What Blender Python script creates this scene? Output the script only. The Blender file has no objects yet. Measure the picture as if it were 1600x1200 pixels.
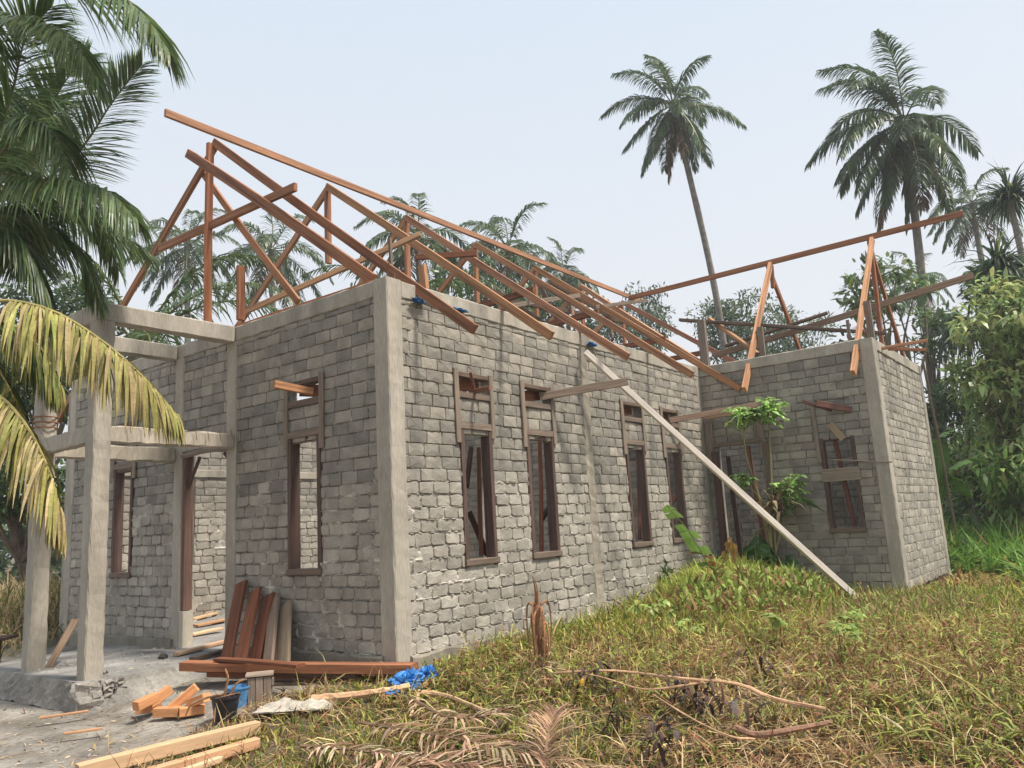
import bpy, math, random
import numpy as np
from mathutils import Vector
random.seed(7); rng = np.random.default_rng(7)
S = bpy.context.scene
COL = S.collection
rad = math.radians

# ------------------------------------------------------------------ camera
CAM = np.array([-5.41224, -5.61729, 1.23658])
FPX = 1235.925
Rv = np.array([0.61040871, -0.79018202, -0.05489613])
Uv = np.array([-0.10736229, -0.15120418, 0.98265489])
Fv = np.array([0.78477675, 0.59392733, 0.17713209])
cd = bpy.data.cameras.new('camera')
cam = bpy.data.objects.new('camera', cd); COL.objects.link(cam)
from mathutils import Matrix
M = Matrix(((Rv[0], Uv[0], -Fv[0], CAM[0]), (Rv[1], Uv[1], -Fv[1], CAM[1]), (Rv[2], Uv[2], -Fv[2], CAM[2]), (0, 0, 0, 1)))
cam.matrix_world = M
cd.sensor_width = 36; cd.lens = FPX / 1600 * 36; cd.clip_end = 2000; cd.clip_start = .05
S.camera = cam

# ------------------------------------------------------------------ sky and sun
HAZE = .0016
SUN_EL, SUN_AZ = 62, -77          # azimuth of the sun, degrees from +X (mostly -Y)
w = bpy.data.worlds.new('World'); S.world = w; w.use_nodes = True
nt = w.node_tree; nt.nodes.clear()
sky = nt.nodes.new('ShaderNodeTexSky'); sky.sky_type = 'NISHITA'; sky.sun_disc = False
sky.sun_elevation = rad(SUN_EL); sky.sun_rotation = rad(90 - SUN_AZ)
sky.air_density = 1.0; sky.dust_density = 3.0; sky.ozone_density = 1.5
tc = nt.nodes.new('ShaderNodeTexCoord'); sp = nt.nodes.new('ShaderNodeSeparateXYZ')
nt.links.new(tc.outputs['Generated'], sp.inputs[0])
rp = nt.nodes.new('ShaderNodeValToRGB')
rp.color_ramp.elements[0].position = 0.0; rp.color_ramp.elements[0].color = (.86, .86, .88, 1)
rp.color_ramp.elements[1].position = 0.62; rp.color_ramp.elements[1].color = (.69, .785, .885, 1)
e = rp.color_ramp.elements.new(.28); e.color = (.81, .835, .875, 1)
nt.links.new(sp.outputs[2], rp.inputs[0])
mul = nt.nodes.new('ShaderNodeVectorMath'); mul.operation = 'SCALE'; mul.inputs['Scale'].default_value = 8.2
nt.links.new(rp.outputs[0], mul.inputs[0])
mx = nt.nodes.new('ShaderNodeMix'); mx.data_type = 'RGBA'; mx.inputs[0].default_value = .86
nt.links.new(sky.outputs[0], mx.inputs[6]); nt.links.new(mul.outputs[0], mx.inputs[7])
bg = nt.nodes.new('ShaderNodeBackground'); bg.inputs[1].default_value = .1
nt.links.new(mx.outputs[2], bg.inputs[0])
wo = nt.nodes.new('ShaderNodeOutputWorld'); nt.links.new(bg.outputs[0], wo.inputs[0])
sd = bpy.data.lights.new('sun', 'SUN'); sd.energy = 4.2; sd.angle = rad(8); sd.color = (1, .93, .82)
so = bpy.data.objects.new('sun', sd); COL.objects.link(so)
sdir = Vector((math.cos(rad(SUN_EL)) * math.cos(rad(SUN_AZ)), math.cos(rad(SUN_EL)) * math.sin(rad(SUN_AZ)), math.sin(rad(SUN_EL))))
so.rotation_euler = sdir.to_track_quat('Z', 'Y').to_euler()
S.view_settings.view_transform = 'Standard'; S.view_settings.look = 'None'
S.view_settings.exposure = 0.47; S.view_settings.gamma = 1
S.cycles.max_bounces = 6; S.cycles.transparent_max_bounces = 4

# ------------------------------------------------------------------ small maths
def V(*a): return np.array(a, float)
def nrm(v): v = np.asarray(v, float); return v / (np.linalg.norm(v) + 1e-12)
def ray(px, py): return Fv + Rv * (px - 800) / FPX - Uv * (py - 600) / FPX
def on(px, py, axis, val):          # where a line of sight meets the plane axis = val
    d = ray(px, py); return CAM + d * (val - CAM[axis]) / d[axis]
def at(px, py, dist):               # point at a depth in metres
    return CAM + ray(px, py) * dist
def sst(a, b, x): t = np.clip((x - a) / (b - a), 0, 1); return t * t * (3 - 2 * t)
def vnoise(x, y, seed=0):           # cheap value noise, arrays
    x = np.asarray(x, float); y = np.asarray(y, float)
    xi = np.floor(x).astype(np.int64); yi = np.floor(y).astype(np.int64); fx = x - xi; fy = y - yi
    fx = fx * fx * (3 - 2 * fx); fy = fy * fy * (3 - 2 * fy)
    def h(a, b):
        n = (a * 374761393 + b * 668265263 + seed * 982451653) & 0xffffffff
        n = ((n ^ (n >> 13)) * 1274126177) & 0xffffffff
        return ((n ^ (n >> 16)) & 0xffff) / 65535.0
    return (h(xi, yi) * (1 - fx) + h(xi + 1, yi) * fx) * (1 - fy) + (h(xi, yi + 1) * (1 - fx) + h(xi + 1, yi + 1) * fx) * fy
def fbm(x, y, seed=0, o=3):
    r = 0; a = .5; t = 0
    for i in range(o): r = r + a * vnoise(x * 2 ** i, y * 2 ** i, seed + i); t += a; a *= .5
    return r / t
def gz(x, y):                       # ground height
    x = np.asarray(x, float); y = np.asarray(y, float)
    b = -0.29 + .27 * sst(-2.2, .9, x) - .13 * sst(2.5, 5, x) * sst(-.3, -1.4, y) - .12 * sst(7, 11, y) * sst(6, 0, x)
    m = .14 * np.exp(-(((x - 5.2) / 1.6) ** 2 + ((y + 1.6) / 1.1) ** 2))
    inside = (x > -.1) & (x < 11.2) & (y > -.1) & (y < 7.1)
    b = b + m * (1 - inside) + .05 * (fbm(x * .9, y * .9, 5) - .5) * (1 - inside)
    return b
def G(px, py, h=0.0):               # where a line of sight meets the ground (+h)
    d = ray(px, py); t = 7.0
    for i in range(30):
        p = CAM + d * t; z = float(gz(p[0], p[1])) + h
        t += (z - p[2]) / d[2] * .7
        t = max(1.5, min(t, 60))
    return CAM + d * t

# ------------------------------------------------------------------ mesh builder
class MB:
    def __init__(s): s.v = []; s.c = []; s.g = []; s.lt = []; s.li = []; s.n = 0
    def add(s, v, faces, tint=(1, 1, 1), g=None):
        v = np.asarray(v, float).reshape(-1, 3); n = len(v)
        s.v.append(v)
        t = np.asarray(tint, float); s.c.append(np.broadcast_to(t, (n, 3)))
        s.g.append(v if g is None else g)
        if isinstance(faces, np.ndarray):
            s.lt.append(np.full(len(faces), faces.shape[1])); s.li.append((faces + s.n).ravel())
        else:
            s.lt.append(np.array([len(f) for f in faces])); s.li.append(np.concatenate([np.array(f) for f in faces]) + s.n)
        s.n += n
    def mesh(s, name, mat, smooth=False):
        v = np.concatenate(s.v); c = np.concatenate(s.c); g = np.concatenate(s.g); lt = np.concatenate(s.lt); li = np.concatenate(s.li)
        me = bpy.data.meshes.new(name)
        me.vertices.add(len(v)); me.vertices.foreach_set('co', v.ravel())
        me.loops.add(len(li)); me.loops.foreach_set('vertex_index', li.astype(np.int32))
        me.polygons.add(len(lt)); ls = np.concatenate([[0], np.cumsum(lt)[:-1]])
        me.polygons.foreach_set('loop_start', ls.astype(np.int32))
        me.polygons.foreach_set('loop_total', lt.astype(np.int32))
        me.polygons.foreach_set('use_smooth', np.full(len(lt), bool(smooth)))
        a = me.color_attributes.new('tint', 'FLOAT_COLOR', 'POINT')
        a.data.foreach_set('color', np.hstack([c, np.ones((len(c), 1))]).ravel())
        b = me.attributes.new('gc', 'FLOAT_VECTOR', 'POINT'); b.data.foreach_set('vector', g.ravel())
        me.materials.append(mat); me.update(calc_edges=True)
        return me
    def build(s, name, mat, parent=None, smooth=False, origin=None):
        if not s.v: return None
        if origin is not None:
            s.v = [a - np.asarray(origin) for a in s.v]
        me = s.mesh(name, mat, smooth)
        o = bpy.data.objects.new(name, me); COL.objects.link(o)
        if parent is not None: o.parent = parent
        elif origin is not None: o.location = Vector(origin)
        return o
def tag(o, label=None, cat=None, group=None, kind=None):
    if label: o['label'] = label
    if cat: o['category'] = cat
    if group: o['group'] = group
    if kind: o['kind'] = kind
    return o
def thing(name, loc, label, cat, group=None):
    o = bpy.data.objects.new(name, None); COL.objects.link(o); o.location = Vector(loc); o.empty_display_size = .2
    tag(o, label, cat, group); o['_b'] = 1; del o['_b']
    return o
def part(mb, name, mat, par, smooth=False, label=None, kind=None):   # mesh in world coordinates hung under an (unrotated) thing
    root = par; off = np.zeros(3)
    while root is not None: off += np.array(root.location); root = root.parent
    mb.v = [a - off for a in mb.v]
    o = mb.build(name, mat, par, smooth)
    if o is not None: tag(o, label, None, None, kind)
    return o

def beam(mb, p0, p1, w, h, tint=(1, 1, 1), up=(0, 0, 1), segs=1, ch=.005, warp=0., jit=0., roll=0.):
    p0 = V(*p0); p1 = V(*p1); L = np.linalg.norm(p1 - p0); t = (p1 - p0) / L
    u = np.array(up, float)
    if abs(t @ nrm(u)) > .97: u = V(1, 0, 0)
    s = nrm(np.cross(t, u)); u = nrm(np.cross(s, t))
    if roll: s, u = s * math.cos(roll) + u * math.sin(roll), u * math.cos(roll) - s * math.sin(roll)
    a, b = w / 2, h / 2; c = min(ch, a * .4, b * .4)
    prof = np.array([(-a + c, -b), (a - c, -b), (a, -b + c), (a, b - c), (a - c, b), (-a + c, b), (-a, b - c), (-a, -b + c)])
    vs = []; gs = []; ofs = rng.uniform(-50, 50, 3)
    ws = np.clip(rng.normal(0, 1, 2), -1.5, 1.5) * warp * min(1., L / 4)
    for k in range(segs + 1):
        f = k / segs; q = prof.copy()
        if jit: q = q + rng.normal(0, jit, q.shape)
        bow = math.sin(f * math.pi) 
        c0 = p0 + t * L * f + s * bow * ws[0] + u * bow * ws[1]
        vs.append(c0 + q[:, :1] * s + q[:, 1:] * u)
        gs.append(np.column_stack([np.full(8, L * f), prof[:, 0], prof[:, 1]]) + ofs)
    F = []
    for k in range(segs):
        for i in range(8):
            j = (i + 1) % 8; F.append((k * 8 + i, k * 8 + j, k * 8 + 8 + j, k * 8 + 8 + i))
    F.append(tuple(range(7, -1, -1))); F.append(tuple(segs * 8 + i for i in range(8)))
    mb.add(np.concatenate(vs), F, tint, np.concatenate(gs))
def boxw(mb, lo, hi, tint=(1, 1, 1), ch=.004, **k):     # axis box
    lo = V(*lo); hi = V(*hi); d = hi - lo; c = (lo + hi) / 2; ax = int(np.argmax(d))
    e = np.zeros(3); e[ax] = d[ax] / 2
    if ax == 2: beam(mb, c - e, c + e, d[1], d[0], tint, up=(1, 0, 0), ch=ch, **k)
    elif ax == 0: beam(mb, c - e, c + e, d[1], d[2], tint, ch=ch, **k)
    else: beam(mb, c - e, c + e, d[0], d[2], tint, ch=ch, **k)
def catmull(P, n):
    P = np.asarray(P, float); P = np.vstack([2 * P[0] - P[1], P, 2 * P[-1] - P[-2]]); m = len(P) - 3
    T = np.linspace(0, m, n); T[-1] -= 1e-9; i = T.astype(int); f = (T - i)[:, None]
    a, b, c, d = P[i], P[i + 1], P[i + 2], P[i + 3]
    return .5 * (2 * b + (c - a) * f + (2 * a - 5 * b + 4 * c - d) * f ** 2 + (3 * b - a - 3 * c + d) * f ** 3)
def tube(mb, pts, r0, r1=None, n=7, tint=(1, 1, 1), res=None, jit=0., prof=None):
    P = catmull(pts, res) if res else np.asarray(pts, float)
    r1 = r0 if r1 is None else r1; m = len(P)
    rr = prof if prof is not None else np.linspace(r0, r1, m)
    T = np.gradient(P, axis=0); T /= np.linalg.norm(T, axis=1)[:, None] + 1e-9
    ref = V(0, 0, 1) if abs(T[0][2]) < .8 else V(1, 0, 0)
    ang = np.arange(n) / n * 2 * math.pi; vs = []; gs = []; L = 0; ofs = rng.uniform(-30, 30, 3)
    s = nrm(np.cross(T[0], ref))
    for k in range(m):
        s = nrm(s - T[k] * (s @ T[k])); u = np.cross(T[k], s)
        r = rr[k] * (1 + (rng.normal(0, jit, n) if jit else np.zeros(n)))
        vs.append(P[k] + (np.cos(ang) * r)[:, None] * s + (np.sin(ang) * r)[:, None] * u)
        if k: L += np.linalg.norm(P[k] - P[k - 1])
        gs.append(np.column_stack([np.full(n, L), np.cos(ang) * rr[k], np.sin(ang) * rr[k]]) + ofs)
    k = np.arange(m - 1)[:, None] * n; i = np.arange(n)[None]; j = (i + 1) % n
    F = np.stack([k + i, k + j, k + n + j, k + n + i], -1).reshape(-1, 4)
    vv = np.concatenate(vs); gg = np.concatenate(gs)
    mb.add(vv, F, tint, gg)
    mb.add(vs[0], [tuple(range(n - 1, -1, -1))], tint, gs[0]); mb.add(vs[-1], [tuple(range(n))], tint, gs[-1])

# ------------------------------------------------------------------ materials
def mat(name, color, rough=.85, vary=.25, scale=6., fine=60., bump=.3, bdist=.004, coord='pos', stretch=None, tint=True, trans=0., spec=.3, two=None, wash=None, cracks=0.):
    m = bpy.data.materials.new(name); m.use_nodes = True; t = m.node_tree; N = t.nodes; Lk = t.links
    b = N['Principled BSDF']; b.inputs['Roughness'].default_value = rough; b.inputs['Specular IOR Level'].default_value = spec
    if coord == 'gc':
        c = N.new('ShaderNodeAttribute'); c.attribute_name = 'gc'; co = c.outputs['Vector']
    else:
        c = N.new('ShaderNodeNewGeometry'); co = c.outputs['Position']
    if stretch:
        mp = N.new('ShaderNodeMapping'); mp.inputs['Scale'].default_value = stretch; Lk.new(co, mp.inputs[0]); co = mp.outputs[0]
    n1 = N.new('ShaderNodeTexNoise'); n1.inputs['Scale'].default_value = scale; n1.inputs['Detail'].default_value = 5; Lk.new(co, n1.inputs['Vector'])
    n2 = N.new('ShaderNodeTexNoise'); n2.inputs['Scale'].default_value = fine; n2.inputs['Detail'].default_value = 4; Lk.new(co, n2.inputs['Vector'])
    mr = N.new('ShaderNodeMapRange'); mr.inputs[1].default_value = .3; mr.inputs[2].default_value = .7; mr.inputs[3].default_value = 1 - vary; mr.inputs[4].default_value = 1 + vary
    Lk.new(n1.outputs[0], mr.inputs[0])
    mr2 = N.new('ShaderNodeMapRange'); mr2.inputs[1].default_value = .3; mr2.inputs[2].default_value = .7; mr2.inputs[3].default_value = 1 - vary * .7; mr2.inputs[4].default_value = 1 + vary * .7
    Lk.new(n2.outputs[0], mr2.inputs[0])
    ml = N.new('ShaderNodeMath'); ml.operation = 'MULTIPLY'; Lk.new(mr.outputs[0], ml.inputs[0]); Lk.new(mr2.outputs[0], ml.inputs[1])
    base = N.new('ShaderNodeRGB'); base.outputs[0].default_value = (*color, 1); cc = base.outputs[0]
    if two:                                     # second colour in patches
        mm = N.new('ShaderNodeMix'); mm.data_type = 'RGBA'; n3 = N.new('ShaderNodeTexNoise'); n3.inputs['Scale'].default_value = two[1]; n3.inputs['Detail'].default_value = 6
        Lk.new(co, n3.inputs['Vector']); r3 = N.new('ShaderNodeMapRange'); r3.inputs[1].default_value = two[2]; r3.inputs[2].default_value = two[3]
        Lk.new(n3.outputs[0], r3.inputs[0]); Lk.new(r3.outputs[0], mm.inputs[0]); Lk.new(cc, mm.inputs[6]); mm.inputs[7].default_value = (*two[0], 1); cc = mm.outputs[2]
    if tint:
        a = N.new('ShaderNodeAttribute'); a.attribute_name = 'tint'
        mt = N.new('ShaderNodeMix'); mt.data_type = 'RGBA'; mt.blend_type = 'MULTIPLY'; mt.inputs[0].default_value = 1
        Lk.new(cc, mt.inputs[6]); Lk.new(a.outputs['Color'], mt.inputs[7]); cc = mt.outputs[2]
    sc = N.new('ShaderNodeVectorMath'); sc.operation = 'SCALE'; Lk.new(cc, sc.inputs[0]); Lk.new(ml.outputs[0], sc.inputs['Scale'])
    Lk.new(sc.outputs[0], b.inputs['Base Color'])
    if bump:
        bp = N.new('ShaderNodeBump'); bp.inputs['Strength'].default_value = bump; bp.inputs['Distance'].default_value = bdist
        ad = N.new('ShaderNodeMath'); ad.operation = 'ADD'; Lk.new(n1.outputs[0], ad.inputs[0]); Lk.new(n2.outputs[0], ad.inputs[1])
        Lk.new(ad.outputs[0], bp.inputs['Height']); Lk.new(bp.outputs[0], b.inputs['Normal'])
    if trans:
        tr = N.new('ShaderNodeBsdfTranslucent'); Lk.new(sc.outputs[0], tr.inputs[0]); ms = N.new('ShaderNodeMixShader'); ms.inputs[0].default_value = trans
        Lk.new(b.outputs[0], ms.inputs[1]); Lk.new(tr.outputs[0], ms.inputs[2]); Lk.new(ms.outputs[0], N['Material Output'].inputs[0])
    return m
M_BRICK = mat('cement_block', (.325, .300, .262), .95, .2, 5, 70, 1., .006, two=((.275, .252, .218), .9, .46, .68))
M_MORT = mat('mortar', (.37, .34, .295), .95, .25, 4, 45, 1., .006, two=((.25, .23, .195), 1.3, .48, .68))
M_CONC = mat('concrete', (.39, .35, .29), .9, .17, 3.5, 40, .9, .006, stretch=(1.4, 1.4, .3), two=((.25, .225, .19), 1.6, .50, .70))
M_FLOOR = mat('rough_concrete_floor', (.30, .285, .265), .95, .25, 2, 30, .8, .01, two=((.20, .19, .18), 1.2, .45, .6))
M_WOOD = mat('fresh_timber', (.39, .19, .10), .78, .30, 2.2, 18, .5, .003, 'gc', (.5, 14, 14), two=((.17, .085, .055), 1.6, .50, .72))
M_OLD = mat('weathered_timber', (.22, .18, .145), .85, .3, 3, 20, .6, .003, 'gc', (.7, 16, 16))
M_DARK = mat('dark_stained_timber', (.085, .055, .045), .75, .35, 3, 20, .5, .003, 'gc', (.7, 16, 16))
M_PALE = mat('pale_sawn_timber', (.62, .45, .30), .75, .18, 3, 18, .3, .002, 'gc', (.6, 14, 14))
M_LEAF = mat('leaf', (1, 1, 1), .38, .22, 3, 30, .0, trans=.38, spec=.4)
M_GRASS = mat('grass', (1, 1, 1), .6, .2, 2.5, 30, .0, trans=.3, spec=.3)
M_DRY = mat('dry_leaf', (1, 1, 1), .8, .25, 6, 60, .0, trans=.12, spec=.2)
M_TRUNK = mat('palm_trunk', (.22, .195, .17), .95, .3, 5, 40, .8, .01)
M_BARK = mat('bark', (.16, .125, .095), .95, .3, 6, 40, .8, .008)
M_TARP = mat('blue_plastic', (.035, .19, .50), .45, .35, 8, 50, .3, .004, spec=.5)
M_BUCKET = mat('black_plastic', (.018, .02, .025), .4, .3, 10, 60, .15, .001, tint=True, spec=.5)
M_SACK = mat('cement_sack', (.55, .50, .44), .8, .25, 5, 40, .5, .004)
M_STEEL = mat('rusty_rebar', (.16, .09, .06), .8, .3, 20, 90, .4, .001)

# ------------------------------------------------------------------ ground
def ground():
    xs = np.unique(np.concatenate([np.linspace(-400, -12, 14), np.arange(-12, 20, .16), np.linspace(20, 500, 22)]))
    ys = np.unique(np.concatenate([np.linspace(-400, -12, 14), np.arange(-12, 16, .16), np.linspace(16, 500, 22)]))
    X, Y = np.meshgrid(xs, ys, indexing='ij'); Z = gz(X, Y)
    n, m = X.shape; v = np.stack([X, Y, Z], -1).reshape(-1, 3)
    i = np.arange(n - 1)[:, None] * m + np.arange(m - 1)[None]
    F = np.stack([i, i + m, i + m + 1, i + 1], -1).reshape(-1, 4)
    # dirt near the porch, soil under the grass elsewhere (both are the ground's own colour)
    d = dirtmask(v[:, 0], v[:, 1])[:, None]
    soil = V(.12, .095, .06); dirt = V(.27, .245, .215)
    mb = MB(); mb.add(v, F, soil * (1 - d) + dirt * d)
    o = mb.build('ground', mat('soil', (1, 1, 1), .95, .3, 1.6, 22, 1., .02, two=((.72, .70, .66), 3., .45, .6)), smooth=True)
    tag(o, kind='structure')
def dirtmask(x, y):
    x = np.asarray(x, float); y = np.asarray(y, float)
    # grass border from (-2.9,.1) over (-1,.7) to (.2,-.05)
    edge = np.interp(x, [-6, -2.9, -1.9, -1.0, -.3, .3], [.3, .25, .45, .72, .45, -.05])
    e = y - edge + .5 * (fbm(x * 1.6, y * 1.6, 9) - .5)
    a = sst(-.15, .25, e) * sst(.35, .1, x)
    far = 1 - .75 * sst(4.6, 6.0, y + .6 * fbm(x, y, 3)) * sst(-.2, -.6, -x - 9e9 * 0)
    return a * np.clip(far, 0, 1)
ground()

# ================================================================== HOUSE
H = 3.8; BH = .18; LB = 7.444; WW = 2.86; LW = 3.565; YA = 2.591; YB = 3.87; PX = 1.644; YM = 6.9; XE = LB + LW
house = thing('unfinished_house', (0, 0, 0), 'unfinished roofless house of grey cement blocks with bare timber roof trusses', 'house')

bricks = []     # (area_px, o, u, n, s0, s1, z0, z1, wall index, tint, kind)
walls = []
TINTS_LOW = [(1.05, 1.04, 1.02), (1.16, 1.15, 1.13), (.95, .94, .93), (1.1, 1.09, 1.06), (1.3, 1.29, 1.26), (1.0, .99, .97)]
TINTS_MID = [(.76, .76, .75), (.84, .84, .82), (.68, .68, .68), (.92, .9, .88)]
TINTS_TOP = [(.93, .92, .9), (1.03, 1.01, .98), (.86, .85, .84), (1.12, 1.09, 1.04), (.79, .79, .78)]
def wall(o, u, n, L, z0, z1, ops, fine=.014, thick=.12, s_start=0., brick_end=None, detail=1., rough_low=True, edge_cols=((0, .2),), seed=1, bandtone=1.):
    """a block wall: body with openings, mortar sheet with squeezed joints and recessed blocks"""
    o = V(*o); u = V(*u, 0); n = V(*n, 0); idx = len(walls)
    P = lambda s, z, h: o + np.multiply.outer(s, u) + np.multiply.outer(h, n) + np.multiply.outer(z, V(0, 0, 1))
    br = []
    z = z0; row = 0
    while z < z1 - .05:
        hh = .129 + random.uniform(-.005, .005)
        if z + hh > z1 - .05: hh = z1 - z
        s = -random.uniform(0, .24) if row % 2 else -random.uniform(.0, .1) - .14
        while s < L:
            w_ = .243 + random.uniform(-.025, .025)
            if (z < 1.75) and random.random() < .25: w_ *= .8
            a, b = max(s, 0), min(s + w_, L)
            segs = [(a, b)]
            for (oa, ob, za, zb) in ops:
                if z + hh * .55 > za and z + hh * .45 < zb:
                    ns = []
                    for (p, q) in segs:
                        if ob <= p or oa >= q: ns.append((p, q)); continue
                        if oa > p: ns.append((p, oa))
                        if ob < q: ns.append((ob, q))
                    segs = ns
            for (p, q) in segs:
                if q - p > .035: br.append((p, q, z, z + hh))
            s += w_
        z += hh; row += 1
    walls.append(dict(o=o, u=u, n=n, L=L, z0=z0, z1=z1, ops=ops, br=br, P=P))
    # mortar sheet
    ns, nz = int(L / fine) + 1, int((z1 - z0) / fine) + 1
    sv = np.linspace(0, L, ns); zv = np.linspace(z0, z1, nz); SS, ZZ = np.meshgrid(sv, zv, indexing='ij')
    sd_ = np.full(SS.shape, 1.0)           # distance outside the nearest block edge
    ds, dz = sv[1] - sv[0], zv[1] - zv[0]
    for (p, q, a, b) in br:
        i0, i1 = max(0, int((p - .0) / ds) - 1), min(ns, int(q / ds) + 3); j0, j1 = max(0, int((a - z0) / dz) - 1), min(nz, int((b - z0) / dz) + 3)
        s_ = SS[i0:i1, j0:j1]; z_ = ZZ[i0:i1, j0:j1]
        ins = np.minimum(np.minimum(s_ - p, q - s_), np.minimum(z_ - a, b - z_))   # >0 inside
        cur = sd_[i0:i1, j0:j1]; np.copyto(cur, np.where(ins > -.002, ins, cur))
    joint = np.exp(-(sd_ / .016) ** 2)
    nz1 = fbm(SS * 9 + seed * 7, ZZ * 16, seed, 3); nz2 = vnoise(SS * 60, ZZ * 60, seed + 9); lowf = fbm(SS * 1.1, ZZ * 1.1, seed + 5)
    low = sst(2.1, 1.5, ZZ) if rough_low else 0
    grime = sst(.45, .62, fbm(SS * 1.7, ZZ * 2.3, seed + 60))
    smear = sst(.50, .68, fbm(SS * 3.1, ZZ * 4.2, seed + 3)) * sst(.36, .62, lowf) * (.35 + .65 * low)
    crack = sst(.5, .38, fbm(SS * 13, ZZ * 21, seed + 40, 2))
    h = -.017 + joint * (sst(.45, .66, nz1) * (.010 + .012 * low * lowf) - crack * .008) + (nz2 - .5) * .004 + .022 * smear
    light = .88 + .45 * joint * sst(.45, .68, nz1) + .25 * smear - .12 * grime
    keep = np.ones((ns - 1, nz - 1), bool); sc = (sv[:-1] + sv[1:]) / 2; zc = (zv[:-1] + zv[1:]) / 2
    for (oa, ob, za, zb) in ops:
        keep &= ~(((sc > oa) & (sc < ob))[:, None] & ((zc > za) & (zc < zb))[None])
    vv = (o + SS[..., None] * u + h[..., None] * n + ZZ[..., None] * V(0, 0, 1)).reshape(-1, 3)
    ii = (np.arange(ns - 1)[:, None] * nz + np.arange(nz - 1)[None])[keep]
    F = np.stack([ii, ii + nz, ii + nz + 1, ii + 1], -1)
    flip = np.cross(u, V(0, 0, 1)) @ n < 0
    if flip: F = F[:, ::-1]
    used = np.unique(F); remap = np.zeros(len(vv), int); remap[used] = np.arange(len(used))
    mb = MB(); mb.add(vv[used], remap[F], np.repeat(light.reshape(-1, 1)[used], 3, 1))
    # body: back face, reveals, edges
    sb = sorted({0, L, *[x for q in ops for x in q[:2]]}); zb_ = sorted({z0, z1, *[x for q in ops for x in q[2:]]})
    sb = [x for x in sb if 0 <= x <= L]; zb_ = [x for x in zb_ if z0 <= x <= z1]
    def solid(i, j):
        if i < 0 or j < 0 or i >= len(sb) - 1 or j >= len(zb_) - 1: return False
        s_, z_ = (sb[i] + sb[i + 1]) / 2, (zb_[j] + zb_[j + 1]) / 2
        return not any(a < s_ < b and c < z_ < d for (a, b, c, d) in ops)
    def q4(pts): mb.add([o + u * s_ + n * h_ + V(0, 0, z_) for (s_, z_, h_) in pts], [(0, 1, 2, 3)], (.9, .9, .9))
    for i in range(len(sb) - 1):
        for j in range(len(zb_) - 1):
            if not solid(i, j): continue
            a, b, c, d = sb[i], sb[i + 1], zb_[j], zb_[j + 1]; f, k = -.014, -thick
            q4([(a, c, k), (a, d, k), (b, d, k), (b, c, k)])
            if not solid(i - 1, j): q4([(a, c, f), (a, d, f), (a, d, k), (a, c, k)])
            if not solid(i + 1, j): q4([(b, c, f), (b, c, k), (b, d, k), (b, d, f)])
            if not solid(i, j - 1): q4([(a, c, f), (a, c, k), (b, c, k), (b, c, f)])
            if not solid(i, j + 1): q4([(a, d, f), (b, d, f), (b, d, k), (a, d, k)])
    W = part(mb, 'wall', M_MORT, house)
    # squeezed mortar ribbons in the bed and head joints
    rbn = MB()
    def ribbon(p, q, t0, vertical=False, lowz=0.):
        m = max(3, int((q - p) / .016)); x = np.linspace(p, q, m); ph = rng.uniform(0, 99)
        nn = vnoise(x * 28 + ph, x * 0 + ph, seed); n2 = vnoise(x * 70 + ph, x * 0 + 3 + ph, seed)
        out = np.where(nn > .40, -.006 + .020 * (nn - .40) * (1.6 + lowz) + .004 * n2, -.03)
        th = t0 * (.6 + .8 * n2); dzz = (vnoise(x * 40 + ph, x * 0 + 7, seed) - .5) * .006
        if vertical: S3 = [(0 * x + lowp + dzz - th / 2, x, 0 * x - .03), (0 * x + lowp + dzz, x, out), (0 * x + lowp + dzz + th / 2, x, 0 * x - .03)]
        else: S3 = [(x, 0 * x + lowp + dzz - th / 2, 0 * x - .03), (x, 0 * x + lowp + dzz, out), (x, 0 * x + lowp + dzz + th / 2, 0 * x - .03)]
        pts = np.stack([o + np.outer(a_, u) + np.outer(c_, n) + np.outer(b_, V(0, 0, 1)) for a_, b_, c_ in S3], 1).reshape(-1, 3)
        k = np.arange(m - 1)[:, None] * 3; F_ = np.concatenate([k + np.array([[0, 3, 4, 1]]), k + np.array([[1, 4, 5, 2]])])
        rbn.add(pts, F_, (1.28 + .2 * rng.random(),) * 3)
    for (p, q, a, b) in br:
        lz = 1. if (rough_low and a < 1.75) else 0.
        if random.random() < .9: lowp = a; ribbon(p, q, .011 + .007 * lz, False, lz)
        if q < L - .02 and random.random() < (.6 + .2 * lz): lowp = q; ribbon(a, b, .010 + .007 * lz, True, lz)
    rbo = rbn.build('mortar_joint', M_MORT, W); rbo['kind'] = 'stuff'
    walls[idx]['obj'] = W
    for (p, q, a, b) in br:
        c = o + u * (p + q) / 2 + V(0, 0, (a + b) / 2); d = c - CAM; dist = np.linalg.norm(d); dep = d @ Fv
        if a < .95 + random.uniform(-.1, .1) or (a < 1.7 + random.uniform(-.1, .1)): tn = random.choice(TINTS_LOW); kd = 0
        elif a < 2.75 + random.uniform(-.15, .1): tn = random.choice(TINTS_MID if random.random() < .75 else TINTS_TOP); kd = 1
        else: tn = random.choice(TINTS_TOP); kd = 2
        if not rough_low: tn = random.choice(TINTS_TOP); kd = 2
        px = 800 + FPX * (d @ Rv) / dep; py = 600 - FPX * (d @ Uv) / dep
        vis = 0 <= px <= 1600 and 0 <= py <= 1200 and (n @ -d) > 0
        area = (q - p) * (b - a) * abs(n @ d) / dist ** 3 * 1e3 * vis * detail
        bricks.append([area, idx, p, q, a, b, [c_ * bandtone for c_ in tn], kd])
    return W

WIN = (.88, 2.31); VENT = (2.72, 2.93)
def wops(a, b): return [(a, b, WIN[0], WIN[1]), (a, b, VENT[0], VENT[1])]
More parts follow.
